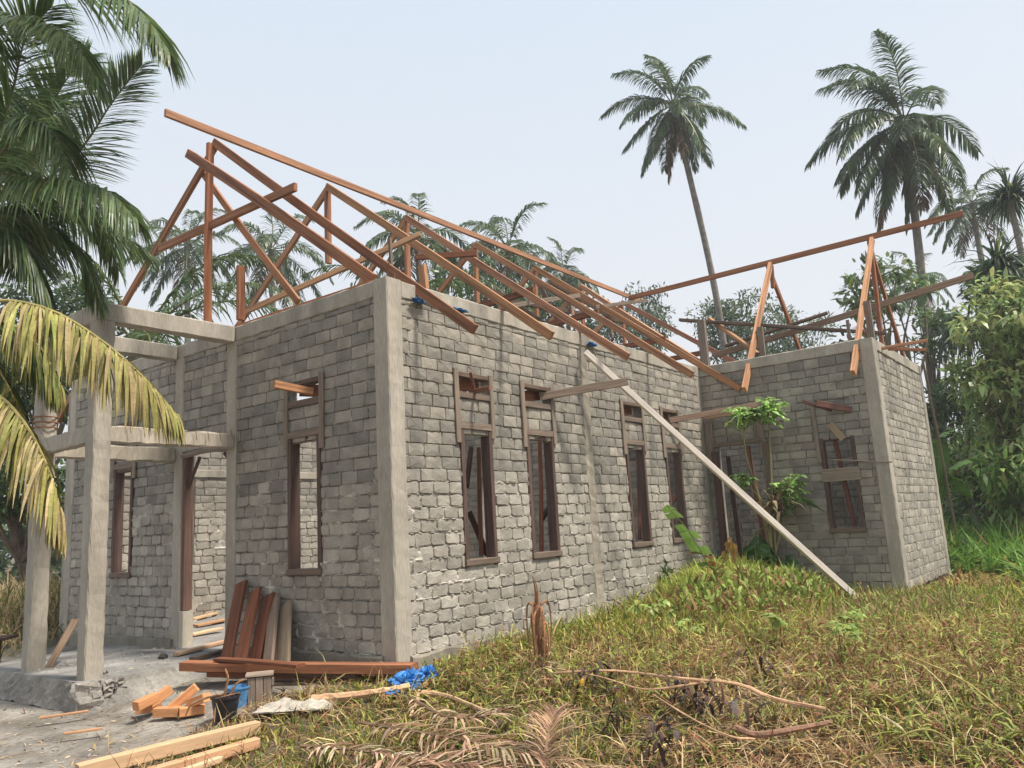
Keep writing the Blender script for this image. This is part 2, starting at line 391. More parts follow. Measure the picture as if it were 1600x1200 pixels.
# front wall right of the door, s runs along +Y from the corner, faces -X
wall((0, .0, 0), (0, 1), (-1, 0), YA + .04, .10, H - BH, wops(1.06, 1.61), seed=1, fine=.012)
wall((0, YA + .2, 0), (0, 1), (-1, 0), .99, 2.52, H - BH, [], seed=2)
wall((0, YB, 0), (0, 1), (-1, 0), YM - YB, .10, H - BH, wops(4.97 - YB, 5.50 - YB), seed=3)
# long side wall, faces -Y
BW = [(1.02, 1.56), (2.22, 2.79), (4.62, 5.18), (5.86, 6.40)]
wall((0, 0, 0), (1, 0), (0, -1), LB, .08, H - BH, [x for a, b in BW for x in wops(a, b)], seed=4, fine=.014)
# wing: wall facing -X and wall facing -Y
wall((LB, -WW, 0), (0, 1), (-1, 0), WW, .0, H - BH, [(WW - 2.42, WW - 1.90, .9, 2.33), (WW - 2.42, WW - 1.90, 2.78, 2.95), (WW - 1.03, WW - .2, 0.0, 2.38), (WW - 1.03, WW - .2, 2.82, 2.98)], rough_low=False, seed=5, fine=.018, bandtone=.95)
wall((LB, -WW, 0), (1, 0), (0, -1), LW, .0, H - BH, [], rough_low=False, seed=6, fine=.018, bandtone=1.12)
# far walls seen through the openings (inner faces)
wall((0, YM, 0), (1, 0), (0, -1), XE, .0, H - BH, [(a, a + .55, .88, 2.31) for a in (1.5, 3.08, 5.2, 7.6, 9.4)], seed=7, fine=.03, detail=.5)
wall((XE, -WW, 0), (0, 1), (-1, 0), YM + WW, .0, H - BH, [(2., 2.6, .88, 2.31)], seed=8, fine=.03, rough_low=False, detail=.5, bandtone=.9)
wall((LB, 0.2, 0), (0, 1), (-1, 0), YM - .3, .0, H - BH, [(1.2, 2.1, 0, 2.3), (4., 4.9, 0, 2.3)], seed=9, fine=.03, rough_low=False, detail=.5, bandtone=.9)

# block shapes
def brick_proto(kind, k):
    r = np.random.default_rng(100 + k + kind * 50)
    cr = .10 if kind == 0 else .045            # corner rounding (fraction)
    cz = cr * 1.5
    g = .022 if kind == 0 else .014
    a, b = .5 - g, .5 - g * 1.8
    pr = np.array([(-a + cr, -b), (a - cr, -b), (a, -b + cz), (a, b - cz), (a - cr, b), (-a + cr, b), (-a, b - cz), (-a, -b + cz)])
    pr = pr + r.normal(0, .020 if kind == 0 else .010, pr.shape)
    inn = pr * (np.array([.945, .895]) if kind == 0 else np.array([.94, .90])); mid = pr * .985
    f = .004 if kind == 0 else .003
    v = [(x, -.03, z) for x, z in pr] + [(x, (-.006 if kind == 0 else -.002) + r.normal(0, .0012), z) for x, z in mid] + [(x, f + r.normal(0, .0022), z) for x, z in inn] + [(r.normal(0, .05), f + .002 + abs(r.normal(0, .003)), r.normal(0, .05))]
    F = [(i, (i + 1) % 8, 8 + (i + 1) % 8, 8 + i) for i in range(8)] + [(8 + i, 8 + (i + 1) % 8, 16 + (i + 1) % 8, 16 + i) for i in range(8)] + [(16 + i, 16 + (i + 1) % 8, 24) for i in range(8)]
    return np.array(v), F                       # x along wall, y outward, z up; unit size
protos = {(kd, k): brick_proto(kd, k) for kd in range(3) for k in range(6)}
bricks.sort(key=lambda b: -b[0])
meshcache = {}
def brick_place(W, p, q, a, b):
    tilt = random.gauss(0, .009)
    return (p + q) / 2, (a + b) / 2, q - p, b - a, random.gauss(.0, .003), tilt
merged = {}
for rank, (ar, idx, p, q, a, b, tn, kd) in enumerate(bricks):
    W = walls[idx]; k = random.randrange(6); s, z, ww, hh, out, tilt = brick_place(W, p, q, a, b)
    vv, F = protos[(kd, k)]
    if rank < 300:
        key = (kd, k, tuple(tn))
        if key not in meshcache:
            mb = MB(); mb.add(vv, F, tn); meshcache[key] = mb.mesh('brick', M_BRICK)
        o = bpy.data.objects.new('brick', meshcache[key]); COL.objects.link(o); o.parent = W['obj']
        xa = Vector(W['u']); ya = Vector(W['n']); za = Vector((0, 0, 1))
        c = Vector(W['o'] + W['u'] * s + W['n'] * out) + za * z
        Mx = Matrix((xa, ya, za)).transposed().to_4x4(); Mx.translation = c
        R2 = Matrix.Rotation(tilt, 4, 'Y')
        o.matrix_local = Mx @ R2 @ Matrix.Diagonal((ww, 1, hh, 1))
    else:
        mb = merged.setdefault(idx, MB())
        ct, st = math.cos(tilt), math.sin(tilt); X = vv[:, 0] * ww; Z = vv[:, 2] * hh
        X, Z = X * ct + Z * st, -X * st + Z * ct
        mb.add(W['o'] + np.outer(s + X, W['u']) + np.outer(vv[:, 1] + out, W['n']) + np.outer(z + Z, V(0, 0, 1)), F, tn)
for idx, mb in merged.items():
    o = mb.build('brick', M_BRICK, walls[idx]['obj']); o['kind'] = 'stuff'

# concrete frame ------------------------------------------------------
def conc(name, p0, p1, w_, h_, up=(0, 0, 1), tint=(1, 1, 1), jit=.002, segs=None, label=None, par=house, m=M_CONC):
    L = np.linalg.norm(V(*p1) - V(*p0)); mb = MB()
    beam(mb, p0, p1, w_, h_, tint, up=up, segs=segs or max(2, int(L / .09)), ch=.012, jit=jit)
    return part(mb, name, m, par, label=label)
def col(x0, x1, y0, y1, z0=-.3, z1=H - BH - .002, name='column', **k):
    return conc(name, ((x0 + x1) / 2, (y0 + y1) / 2, z0), ((x0 + x1) / 2, (y0 + y1) / 2, z1), y1 - y0, x1 - x0, up=(1, 0, 0), **k)
col(-.022, .19, -.022, .19, z1=H, tint=(1.02, 1.02, 1.02))
col(-.02, .16, YA, YA + .19, z1=H - BH)
col(-.02, .16, YB - .12, YB + .07, z1=H - BH)
col(-.02, .16, YM - .18, YM + .02, z1=H - BH)
col(3.54, 3.73, -.012, .15, z1=H - BH, tint=(.9, .88, .85), jit=.006, m=M_CONC)
col(LB - .16, LB + .02, -.012, .15)
col(LB - .02, LB + .19, -WW - .022, -WW + .18, z1=H - .004)
col(XE - .17, XE + .03, -WW - .022, -WW + .18)
def rb(p0, p1, t=.15): return conc('ring_beam', p0, p1, t, BH, jit=.003)
zc = H - BH / 2
rb((.065, .19, zc), (.065, YM + .02, zc), .165)
rb((.19, .065, zc - .003), (LB - .02, .065, zc - .003), .165)
rb((LB + .06, -WW + .18, zc), (LB + .06, YM, zc), .16)
rb((LB + .19, -WW + .06, zc - .003), (XE + .03, -WW + .06, zc - .003), .165)
rb((.15, YM + .06, zc), (XE, YM + .06, zc), .165)
rb((XE + .06, -WW + .15, zc), (XE + .06, YM, zc), .165)
conc('lintel_beam', (.05, YA + .19, 2.45), (.05, YB - .12, 2.45), .14, .12)
# beams across the far wall (seen through the door)
conc('lintel_beam', (.2, YM - .005, 2.42), (XE - .1, YM - .005, 2.42), .05, .13)
# plinth strip
conc('plinth', (-.01, .15, -.1), (-.01, YA, -.1), .11, .40, tint=(.62, .63, .6), jit=.006)
conc('plinth', (-.01, YB, -.1), (-.01, YM, -.1), .11, .42, tint=(.62, .63, .6), jit=.006)
conc('plinth', (.15, -.012, -.11), (LB, -.012, -.11), .10, .39, tint=(.72, .71, .68), jit=.008)
# porch
zb = 2.41
col(-PX, -PX + .18, YA, YA + .18, z0=-.01, z1=H - .20, name='porch_post', jit=.003)
col(-PX, -PX + .18, YB, YB + .18, z0=-.01, z1=H - .20, name='porch_post', jit=.003)
conc('porch_beam', (-PX - .01, YA + .09, H - .1), (-.03, YA + .09, H - .1), .16, .2, tint=(1.05, 1.05, 1.05))
conc('porch_beam', (-PX + .09, YA + .175, H - .103), (-PX + .09, YB + .18, H - .103), .17, .194)
conc('porch_beam', (-PX + .18, YB + .09, H - .1), (-.03, YB + .09, H - .1), .15, .19)
conc('porch_beam', (-PX + .18, YA + .09, zb), (-.03, YA + .09, zb), .15, .17, tint=(1.2, 1.18, 1.15), jit=.005)
conc('porch_beam', (-PX + .09, YA + .18, zb), (-PX + .09, YB, zb), .15, .17, jit=.004)
conc('porch_beam', (-PX + .18, YB + .09, zb - .04), (-.03, YB + .09, zb - .04), .15, .17, tint=(1.1, 1.08, 1.05), jit=.005)
for k in range(9):
    x = -PX + .35 + k * .15; mb = MB(); beam(mb, (x, YA - .02, 2.53), (x + .02, YA - .03, 2.38 + random.uniform(0, .06)), .006, .006); part(mb, 'binding_wire', M_STEEL, house)
for k in range(3):
    mb = MB(); z_ = 2.62 + k * .06; c = V(-PX + .09, YB + .09, z_)
    tube(mb, [c + V(.1 * math.cos(a) * 1.25, .1 * math.sin(a) * 1.25, 0) for a in np.linspace(0, 2 * math.pi, 13)], .008, n=5, tint=(1.6, 1.3, 1)); part(mb, 'binding_wire', M_STEEL, house)
# porch floor with a broken skirt
def slab():
    mb = MB(); n1, n2 = 40, 34
    xs = np.linspace(-PX - .06, .0, n1); ys = np.linspace(YA - .07, YB + 1.35, n2)
    X, Y = np.meshgrid(xs, ys, indexing='ij'); Z = .0 + .012 * (fbm(X * 4, Y * 4, 2) - .5) - .0
    v = np.stack([X, Y, Z], -1); i = np.arange(n1 - 1)[:, None] * n2 + np.arange(n2 - 1)[None]
    mb.add(v.reshape(-1, 3), np.stack([i, i + n2, i + n2 + 1, i + 1], -1).reshape(-1, 4))
    for edge, out in ((v[:, 0], V(0, -1, 0)), (v[0], V(-1, 0, 0))):
        m = len(edge); rows = []
        for k in range(6):
            d = k / 5; f = (edge[:, 0] + PX) / PX if out[1] else np.zeros(m)
            slope = .05 * d + np.clip(f, 0, 1) * .55 * d * d
            r_ = edge + out * (slope[:, None] + rng.normal(0, .008, (m, 1)) * (k > 0)); r_ = r_.copy(); r_[:, 2] = -.0 - .27 * d + edge[:, 2] * (k == 0) + rng.normal(0, .008, m) * (k > 0)
            rows.append(r_)
        vv = np.concatenate(rows); i = np.arange(5)[:, None] * m + np.arange(m - 1)[None]
        mb.add(vv, np.stack([i, i + m, i + m + 1, i + 1], -1).reshape(-1, 4), (1.1, 1.08, 1.04))
    part(mb, 'porch_floor', M_FLOOR, house)
    mb = MB(); boxw(mb, (-.05, YA - .1, -.3), (XE, YM, .02)); part(mb, 'floor', M_FLOOR, house)
    # crusty broken mortar at the porch corner
    mb = MB()
    boxw(mb, (-PX - .12, YA - .13, -.3), (-PX + .12, YA - .0, -.004), tint=(1.2, 1.16, 1.1), jit=.012, segs=5)
    for k in range(22):
        a = random.random(); c = V(-PX - .06 + a * .5, YA - .1 - random.random() * .03, -.03 - random.random() * .2); s = random.uniform(.012, .035)
        q = c + rng.normal(0, s, (8, 3)) * V(1.2, .6, .8); boxw(mb, c - s * V(1.3, .5, .7), c + s * V(1.1, .6, .9), tint=(1.15, 1.1, 1.05), jit=.012)
    part(mb, 'rubble', M_FLOOR, house, kind='stuff')
slab()
# rebar stubs on column heads
for (x, y) in ((.02, .03), (.14, .03), (.03, .14), (.15, .15), (-PX + .05, YA + .05), (-PX + .14, YA + .13), (LB + .05, -WW + .05), (LB + .14, -WW + .12)):
    mb = MB(); hh = random.uniform(.1, .22); a, b = rng.normal(0, .02, 2)
    tube(mb, [(x, y, H - .02), (x + a, y + b, H + hh)], .006, n=5); part(mb, 'rebar_stub', M_STEEL, house)

# windows --------------------------------------------------------------
def window(o, u, n, a, b, z0=.88, z1=2.31, formwork=True, tone=(1, 1, 1), extra=None, label=None):
    o = V(*o); u = V(*u, 0); n = V(*n, 0); e = thing('window', (0, 0, 0), None, None); e.parent = house
    for k in ('label', 'category'):
        if k in e: del e[k]
    if label: e['label'] = label
    P = lambda s, z, h: o + u * s + n * h + V(0, 0, z)
    r = lambda x: x + random.uniform(-.008, .008)
    def bd(name, s0, z0_, s1, z1_, w_, d, h, m, tint=(1, 1, 1), sg=3):
        mb = MB(); beam(mb, P(s0, z0_, h), P(s1, z1_, h), w_, d, tint, up=tuple(n), segs=sg, jit=.0015, warp=.004); part(mb, name, m, e)
    fr = .028
    bd('frame_post', a + fr, z0 - .04, a + fr, z1, .056, .13, -.045, M_DARK, (1.25, 1.2, 1.2))
    bd('frame_post', b - fr, z0 - .04, b - fr, z1, .056, .13, -.045, M_DARK, (1.25, 1.2, 1.2))
    bd('sill', a - .01, z0 + .005, b + .01, z0 + .005, .065, .15, -.04, M_OLD, (.75, .68, .64))
    bd('frame_head', a + .05, z1 - .02, b - .05, z1 - .02, .05, .10, -.05, M_DARK, (1.4, 1.2, 1.1))
    if formwork:
        bd('vent_board', a + .03, 2.80, b - .02, 2.88, .14, .02, -.15, M_WOOD, (.55, .45, .4))
        bd('formwork_board', a - .035, r(2.16), a - .045, r(2.97), .075, .022, .022, M_OLD, (1.05, 1.0, .96))
        bd('formwork_board', b + .02, r(2.22), b + .015, r(2.95), .07, .022, .022, M_OLD, (1, .97, .94))
        bd('formwork_board', a, 2.35, b, 2.35, .075, .025, .014, M_OLD, (.9, .83, .8))
        bd('formwork_board', a, 2.69, b, 2.69, .07, .025, .014, M_OLD, (.75, .68, .66))
        bd('formwork_board', a + .01, 2.92, b - .01, 2.92, .05, .12, -.04, M_OLD, (.6, .5, .45))
    return e
window((0, 0, 0), (0, 1), (-1, 0), 1.06, 1.61)
window((0, 0, 0), (0, 1), (-1, 0), 4.97, 5.50)
for a, b in BW: window((0, 0, 0), (1, 0), (0, -1), a, b)
wc = window((LB, 0, 0), (0, 1), (-1, 0), -2.42, -1.90, .9, 2.33, formwork=False)
mb = MB(); beam(mb, (LB - .03, -1.87, 1.95), (LB - .03, -1.86, 2.92), .07, .022, up=(1, 0, 0)); part(mb, 'formwork_board', M_OLD, wc)
mb = MB(); beam(mb, (LB - .02, -1.88, 1.75), (LB - .02, -2.45, 1.75), .03, .2, (1.2, 1.15, 1.1)); part(mb, 'cross_board', M_OLD, wc)
mb = MB(); beam(mb, (LB + .06, -2.12, 2.3), (LB + .08, -2.24, .95), .06, .05, (1.5, .9, .8)); part(mb, 'brace', M_DARK, wc)
mb = MB(); beam(mb, on(1275, 630, 0, LB - .35), on(1330, 640, 0, LB - .02), .05, .09, (1.7, 1.2, 1.1), warp=.02, segs=4); part(mb, 'lintel_prop', M_DARK, wc)
mb = MB(); beam(mb, on(1254, 627, 0, LB - .3), on(1300, 641, 0, LB - .1), .04, .05, (1.2, .8, .7), warp=.02, segs=4); part(mb, 'lintel_prop', M_DARK, wc)
mb = MB(); beam(mb, on(1296, 662, 0, LB - .12), on(1318, 686, 0, LB - .1), .11, .012, (1.3, 1.15, .9), up=(-1, 0, .3)); part(mb, 'cross_board', M_OLD, wc)
mb = MB(); beam(mb, on(1297, 718, 0, LB - .08), on(1394, 722, 0, LB - .05), .02, .02, (1.2, 1.2, 1.2)); part(mb, 'batten', M_OLD, wc)
# doors
dc = thing('door_frame', (0, 0, 0), None, None); dc.parent = house
mb = MB(); beam(mb, (.06, 3.72, .45), (.06, 3.72, 2.42), .05, .12, (1.7, 1.5, 1.4), up=(1, 0, 0)); part(mb, 'frame_post', M_DARK, dc)
mb = MB(); boxw(mb, (-.02, 3.66, .02), (.12, 3.75, .44), tint=(1.3, 1.3, 1.25)); part(mb, 'footing', M_CONC, dc)
mb = MB(); tube(mb, [(.0, YA + .17, 2.33), (.0, 3.2, 2.36), (.0, 3.76, 2.34)], .035, res=8, tint=(1.0, 1, 1)); part(mb, 'log_lintel', M_OLD, dc)
mb = MB(); beam(mb, (.05, 3.7, 1.95), (.05, 3.45, 2.3), .03, .04); part(mb, 'brace', M_DARK, dc)
mb = MB(); beam(mb, (.05, 2.8, 2.2), (.05, 2.92, 2.3), .03, .04); part(mb, 'brace', M_DARK, dc)
dd = thing('door_frame', (0, 0, 0), None, None); dd.parent = house
X0 = LB - .02
for p0, p1, w_, h_, m_, t_ in (((X0, -.16, 0), (X0, -.16, 2.3), .09, .12, M_DARK, (1.3, 1.15, 1.1)), ((X0 + .05, -.42, 0), (X0 + .05, -.36, 2.2), .06, .06, M_DARK, (.7, .6, .6)),
        ((X0 + .1, -.85, .3), (X0 + .1, -.7, 2.35), .07, .07, M_DARK, (2.2, 1.6, 1.4)), ((X0 - .02, -.08, 2.05), (X0 - .02, -.1, 2.82), .14, .022, M_OLD, (1.1, 1.08, 1.05)),
        ((X0 - .02, -1.0, 2.2), (X0 - .02, -.97, 2.85), .12, .022, M_OLD, (1.05, 1, 1)), ((X0 - .03, -.15, 2.4), (X0 - .03, -1.0, 2.42), .03, .07, M_OLD, (.8, .75, .72)),
        ((X0 - .1, -.1, 2.88), (X0 - .1, -.75, 2.9), .07, .05, M_PALE, (.7, .6, .55)), ((X0, -1.02, 0), (X0, -1.05, 2.38), .09, .10, M_OLD, (.7, .68, .66))):
    mb = MB(); beam(mb, p0, p1, w_, h_, t_, up=(1, 0, 0) if abs(p1[2] - p0[2]) > 1 else (0, 0, 1), segs=3); part(mb, 'frame_post' if abs(p1[2] - p0[2]) > .5 else 'formwork_board', m_, dd)

# roof timbers ---------------------------------------------------------
YR, ZR = 3.3, 6.5
def wood(name, p0, p1, par, w_=.05, h_=.10, tint=None, m=None, up=(0, 0, 1), warp=.012):
    t = tint if tint is not None else tuple(V(1, 1, 1) * random.uniform(.82, 1.2) * V(1, random.uniform(.93, 1.08), random.uniform(.9, 1.1)))
    mb = MB(); beam(mb, p0, p1, w_, h_, t, up=up, segs=4, warp=warp, ch=.003); return part(mb, name, m or M_WOOD, par)
frame = thing('roof_frame', (0, 0, 0), None, None); frame.parent = house; frame['label'] = 'bare reddish timber roof trusses'
def rp(px, py): return on(px, py, 1, YR)
wood('ridge_beam', rp(258, 176), on(1000, 470, 1, YR), frame, .05, .10)
wood('ridge_beam', on(1000, 470, 1, YR) + V(-.3, .06, .0), on(1062, 492, 1, YR), frame, .05, .11, tint=(.8, .8, .8)) if 0 else None
tx = [.11, 2.0, 3.67, 5.47, 7.35, 9.1, 10.9]
ends = [(742, 515), (862, 525), (981, 558), (1082, 586), (1157, 608)]
for i, x in enumerate(tx):
    apex = V(x, YR, ZR - .02 - .015 * i)
    if i < 5: foot = on(*ends[i], 1, -.72)
    elif i == 5: foot = V(7.62, .02, 3.90)
    else: foot = V(x, -.1, 3.9)
    lf = V(x, YM + .75, 3.28)
    tn = (.72, .66, .64) if i == 0 else None
    wood('rafter', apex + V(-.03, -.02, 0), foot, frame, .05, .105, tint=tn)
    wood('rafter', apex + V(.03, .02, 0), lf, frame, .05, .105, tint=(.8, .75, .72) if i == 0 else None)
    if i == 0: wood('king_post', V(x - .07, YR, 3.84), apex + V(-.07, 0, -.03), frame, .055, .09, tint=(1, .8, .72), up=(1, 0, 0))
    else: wood('king_post', V(x + .0, YR, [0, 5.25, 4.4, 4.3, 4.2, 4.1, 4.1][i]), apex + V(.0, 0, -.07), frame, .055, .095, tint=(.85, .75, .7), up=(1, 0, 0))
    if i == 0:
        wood('collar_tie', on(250, 388, 0, x - .08), on(462, 292, 0, x - .08), frame, .05, .10, tint=(.8, .74, .72))
    elif i == 2 or i == 3:
        wood('collar_tie', V(x + .06, 1.0 - .2, 4.62), V(x + .06, YM - .9, 4.6), frame, .05, .10, tint=(.5, .42, .4))
    elif i > 3: wood('collar_tie', V(x + .06, .55, 4.42), V(x + .06, YM - .8, 4.45), frame, .05, .10, tint=(.6, .5, .48))
wood('collar_tie', on(650, 402, 1, 2.4), on(745, 396, 1, 1.6), frame, .05, .09, tint=(.5, .4, .38))
# big leaning beam and braces of the front truss
wood('hip_beam', on(294, 240, 0, -.06), on(583, 437, 0, .08), frame, .06, .12, tint=(.8, .72, .70))
wood('strut', on(318, 272, 0, 0.18), on(466, 472, 0, .12), frame, .04, .085, tint=(.95, .9, .85))
wood('strut', on(540, 300, 1, 3.3) if 0 else on(340, 560, 1, YR) * 0 + V(.15, 2.75, 3.9), V(.25, .15, 4.05), frame, .04, .04, tint=(1.2, 1.3, 1.4)) if 0 else None
wood('strut', V(2.0, YR - .02, 5.2), on(452, 475, 0, .3), frame, .04, .04) if 0 else None
wood('batten', on(372, 492, 0, .25), on(657, 366, 0, 1.4), frame, .05, .065, tint=(1.25, 1.5, 1.6))
wood('wall_plate', V(.06, .25, H + .02), V(.06, YR + .2, H + .02), frame, .05, .035, tint=(1.05, .8, .7))
wood('king_post', on(376, 500, 0, .05), on(376, 416, 0, .05), frame, .06, .09, tint=(.8, .65, .6), up=(1, 0, 0))
# wing trusses
XR = 9.3
wood('ridge_beam', on(983, 466, 0, XR), on(1505, 333, 0, XR), frame, .05, .10, tint=(.82, .75, .72))
for y, fx, fy, bx, by in ((-.82, 1163, 609, 1253, 548), (-2.66, 1333, 583, 1417, 566)):
    ap = V(XR, y, 5.93)
    f = on(fx, fy, 0, LB - .35) 
    wood('rafter', ap + V(-.02, -.05, -.02), f, frame, .06, .115, tint=(1.35, 1.4, 1.35))
    wood('rafter', ap + V(.02, .02, -.02), V(XE + .5, y + .05, 3.55), frame, .055, .11, tint=(.75, .65, .6))
wood('king_post', V(XR, -2.62, 3.85), V(XR, -2.66, 5.9), frame, .06, .12, tint=(.72, .55, .5), up=(1, 0, 0))
wood('king_post', on(1208, 450, 0, XR), on(1205, 415, 0, XR), frame, .06, .09, tint=(.85, .75, .7), up=(1, 0, 0))
# loose scaffold boards lying over the wing: things of their own
def loose(name, p0, p1, w_, h_, m, tint, label, cat, group=None, up=(0, 0, 1), warp=.012):
    p0 = V(*p0); p1 = V(*p1); b = p0 if p0[2] < p1[2] else p1
    mb = MB(); beam(mb, p0, p1, w_, h_, tint, up=up, segs=5, warp=warp, ch=.004)
    o = mb.build(name, m, None, origin=b); return tag(o, label, cat, group)
B_ = 'loose timbers over the wing'
loose('timber_beam', on(1114, 556, 0, 8.9), on(1521, 430, 0, 9.9), .06, .11, M_OLD, (1.2, 1., .85), 'long weathered beam crossing behind both rafter pairs of the right wing', 'timber', B_)
loose('plank', on(1062, 500, 0, 8.2), on(1385, 521, 0, 8.7), .12, .05, M_OLD, (.7, .6, .58), 'thin dark plank lying level across the wing above the block wall', 'plank', B_)
loose('plank', on(1108, 498, 0, 8.5), on(1184, 553, 0, 8.0), .09, .06, M_WOOD, (.95, 1.05, 1.0), 'short tan board sloping down just right of the grey post on the wing wall', 'plank', B_)
loose('plank', on(1133, 541, 0, 8.7), on(1293, 489, 0, 9.2), .12, .045, M_OLD, (.75, .6, .55), 'dark board rising to a pointed end between the two rafter pairs of the wing', 'plank', B_)
loose('batten', on(1375, 545, 0, LB + .5), on(1448, 532, 0, LB + .9), .05, .05, M_WOOD, (.9, .9, .9), 'upper of two short battens sticking out over the wing corner', 'batten', B_)
loose('batten', on(1388, 545, 0, LB + .8), on(1447, 547, 0, LB + 1.1), .05, .05, M_WOOD, (.7, .65, .6), 'lower of two short battens sticking out over the wing corner', 'batten', B_)
for k, (px, py0, py1, x, wd, lb) in enumerate(((1102, 567, 500, LB + .2, .14, 'grey weathered post standing on the wing wall by the inner corner'), (1193, 561, 511, LB + .5, .10, 'grey post stub behind the left wing rafter'), (1330, 545, 500, LB + .3, .05, 'thin grey post stub just left of the right wing rafter'), (1363, 535, 470, LB + .6, .1, 'grey weathered post at the outer wing corner'))):
    p = on(px, py0, 0, x); q = on(px - 6, py1, 0, x); q[1] = p[1]
    loose('timber_post', p - V(0, 0, .2), q, wd, wd * .6, M_OLD, (.95, .95, .95), lb, 'post', 'posts on the wing', up=(1, 0, 0))
# diagonal prop
d0, d1 = on(914, 550, 1, -.16), on(1338, 934, 2, .03)
loose('timber_prop', d0, d1, .07, .075, M_PALE, (1.15, 1.4, 1.85), 'long pale squared timber leaning diagonally from the wall top to the grass', 'timber', warp=.0)
loose('plank', on(845, 620, 1, .05), on(980, 596, 1, -.75), .045, .10, M_OLD, (.95, .85, .8), 'weathered board poking out of the second side window', 'plank')
loose('plank', on(1045, 657, 1, -.03), on(1185, 632, 0, LB - .1), .05, .09, M_OLD, (1.0, .78, .7), 'brown board running from the fourth side window to the wing doorway', 'plank')
loose('batten', on(428, 600, 0, -.45), on(488, 612, 0, .0), .05, .08, M_WOOD, (1.2, 1.2, 1.1), 'short reddish batten sticking out of the vent over the front window', 'batten')
loose('batten', on(766, 606, 1, -.28), on(735, 613, 1, .05), .04, .05, M_DARK, (2.6, 1.9, 1.6), 'short brown stick poking out of the vent over the first side window', 'stick')
loose('batten', on(735, 581, 1, -.12), on(741, 610, 1, .02), .03, .03, M_DARK, (2.2, 1.6, 1.4), 'short upright peg in the vent over the first side window', 'stick')
# loose timbers over the main block
for a, b, t, lb in (((800, 478, 2.2), (905, 462, 2.0), (1, .95, .9), 'grey thin plank laid across the middle trusses'), ((775, 455, 3.0), (850, 505, 2.2), (.5, .42, .4), 'dark board sloping between the middle trusses'),
                 ((790, 470, 2.6), (1000, 508, 2.4), (.45, .35, .33), 'long dark tie board running through the rear trusses'), ((893, 470, 1.6), (898, 512, 1.4), (1.0, .7, .6), 'short upright brown strut under the fourth rafter'),
                 ((840, 440, 2.4), (880, 515, 2.), (.55, .45, .4), 'dark slanting strut behind the third rafter')):
    loose('plank', on(a[0], a[1], 1, a[2]), on(b[0], b[1], 1, b[2]), .05, .08, M_OLD, t, lb, 'plank', 'loose planks among the trusses')
loose('timber_post', on(664, 452, 1, .35), on(660, 415, 1, .35), .09, .06, M_WOOD, (1.2, 1.3, 1.3), 'short tan stub post behind the first rafter on the side wall', 'post')
loose('timber_post', on(612, 430, 0, .6), on(609, 372, 0, .6), .035, .035, M_OLD, (.8, .75, .7), 'thin bare stick standing above the near house corner', 'stick')
for a, b, t, lb in (((700, 420, 3.2), (800, 470, 2.4), (.55, .42, .38), 'dark brace crossing under the third and fourth rafters'), ((860, 440, 3.0), (960, 500, 2.0), (.6, .45, .4), 'brown brace running back along the rear rafters'),
                 ((930, 480, 1.8), (1010, 470, 2.4), (.9, .8, .75), 'grey stick lying over the rear trusses'), ((950, 470, 2.6), (958, 530, 1.8), (.6, .45, .4), 'short dark upright under the rear rafters')):
    loose('plank', on(a[0], a[1], 1, a[2]), on(b[0], b[1], 1, b[2]), .04, .07, M_OLD, t, lb, 'plank', 'loose planks among the trusses')
# interior props seen in windows
for k, (a, b, t) in enumerate((((736, 700), (729, 760), (1.2, .8, .7)), ((733, 800), (762, 868), (1, .8, .7)), ((748, 700), (752, 868), (3.4, 2.2, 1.7)), ((843, 690), (846, 862), (4.5, 2.6, 1.6)), ((1052, 782), (1066, 760), (5, 2.8, 1.8)), ((996, 700), (1000, 842), (2.6, 1.6, 1.3)), ((846, 812), (860, 790), (1, .8, .7)))):
    loose('timber_prop', on(*a, 1, .7), on(*b, 1, .5), .05, .06, M_DARK, t, ['short dark slanting brace inside the first side window', 'dark brace at the foot of the first side window', 'upright brown prop inside the first side window', 'reddish upright prop inside the second side window', 'orange brace inside the fourth side window', 'brown prop inside the third side window', 'dark slanting brace low in the second side window'][k], 'prop', 'props inside the side windows')
# blue rags on the wall top
def crumple(name, c, r, label, m=M_TARP, flat=.5, n=9, cat='plastic sheet', seed=1, tint=(1, 1, 1), amp=.35):
    rr = np.random.default_rng(seed); th = np.linspace(0, 2 * math.pi, n * 3, endpoint=False); ph = np.linspace(.02, math.pi - .02, n * 2)
    T, Pp = np.meshgrid(th, ph, indexing='ij'); A = 1 + amp * (2 * fbm(T * 2.6 + seed, Pp * 3.1, seed, 3) - 1) + amp * .7 * (rr.random(T.shape) - .5)
    A[0] = A[0]; v = np.stack([np.cos(T) * np.sin(Pp) * A * r[0], np.sin(T) * np.sin(Pp) * A * r[1], np.cos(Pp) * A * r[2]], -1)
    a, b = T.shape; i = np.arange(a)[:, None] * b + np.arange(b - 1)[None]; j = ((np.arange(a) + 1) % a)[:, None] * b + np.arange(b - 1)[None]
    F = np.stack([i, i + 1, j + 1, j], -1).reshape(-1, 4)
    mb = MB(); mb.add(v.reshape(-1, 3) + V(*c), F, tint); o = mb.build(name, m, None, origin=V(*c)); tag(o, label, cat); return o
for k, (px, py, lb) in enumerate(((655, 470, 'small blue plastic scrap on the wall top under the first rafter'), (719, 485, 'blue plastic scrap between first and second rafter on the wall top'), (925, 538, 'blue plastic scrap on the wall top by the middle column'))):
    c = on(px, py, 1, -.05); crumple('plastic_scrap', c, (.10, .035, .022), lb, seed=11 + k, amp=.7, tint=(.6, .6, .6))

# ================================================================== ground objects
def stand(px, py): return G(px, py)
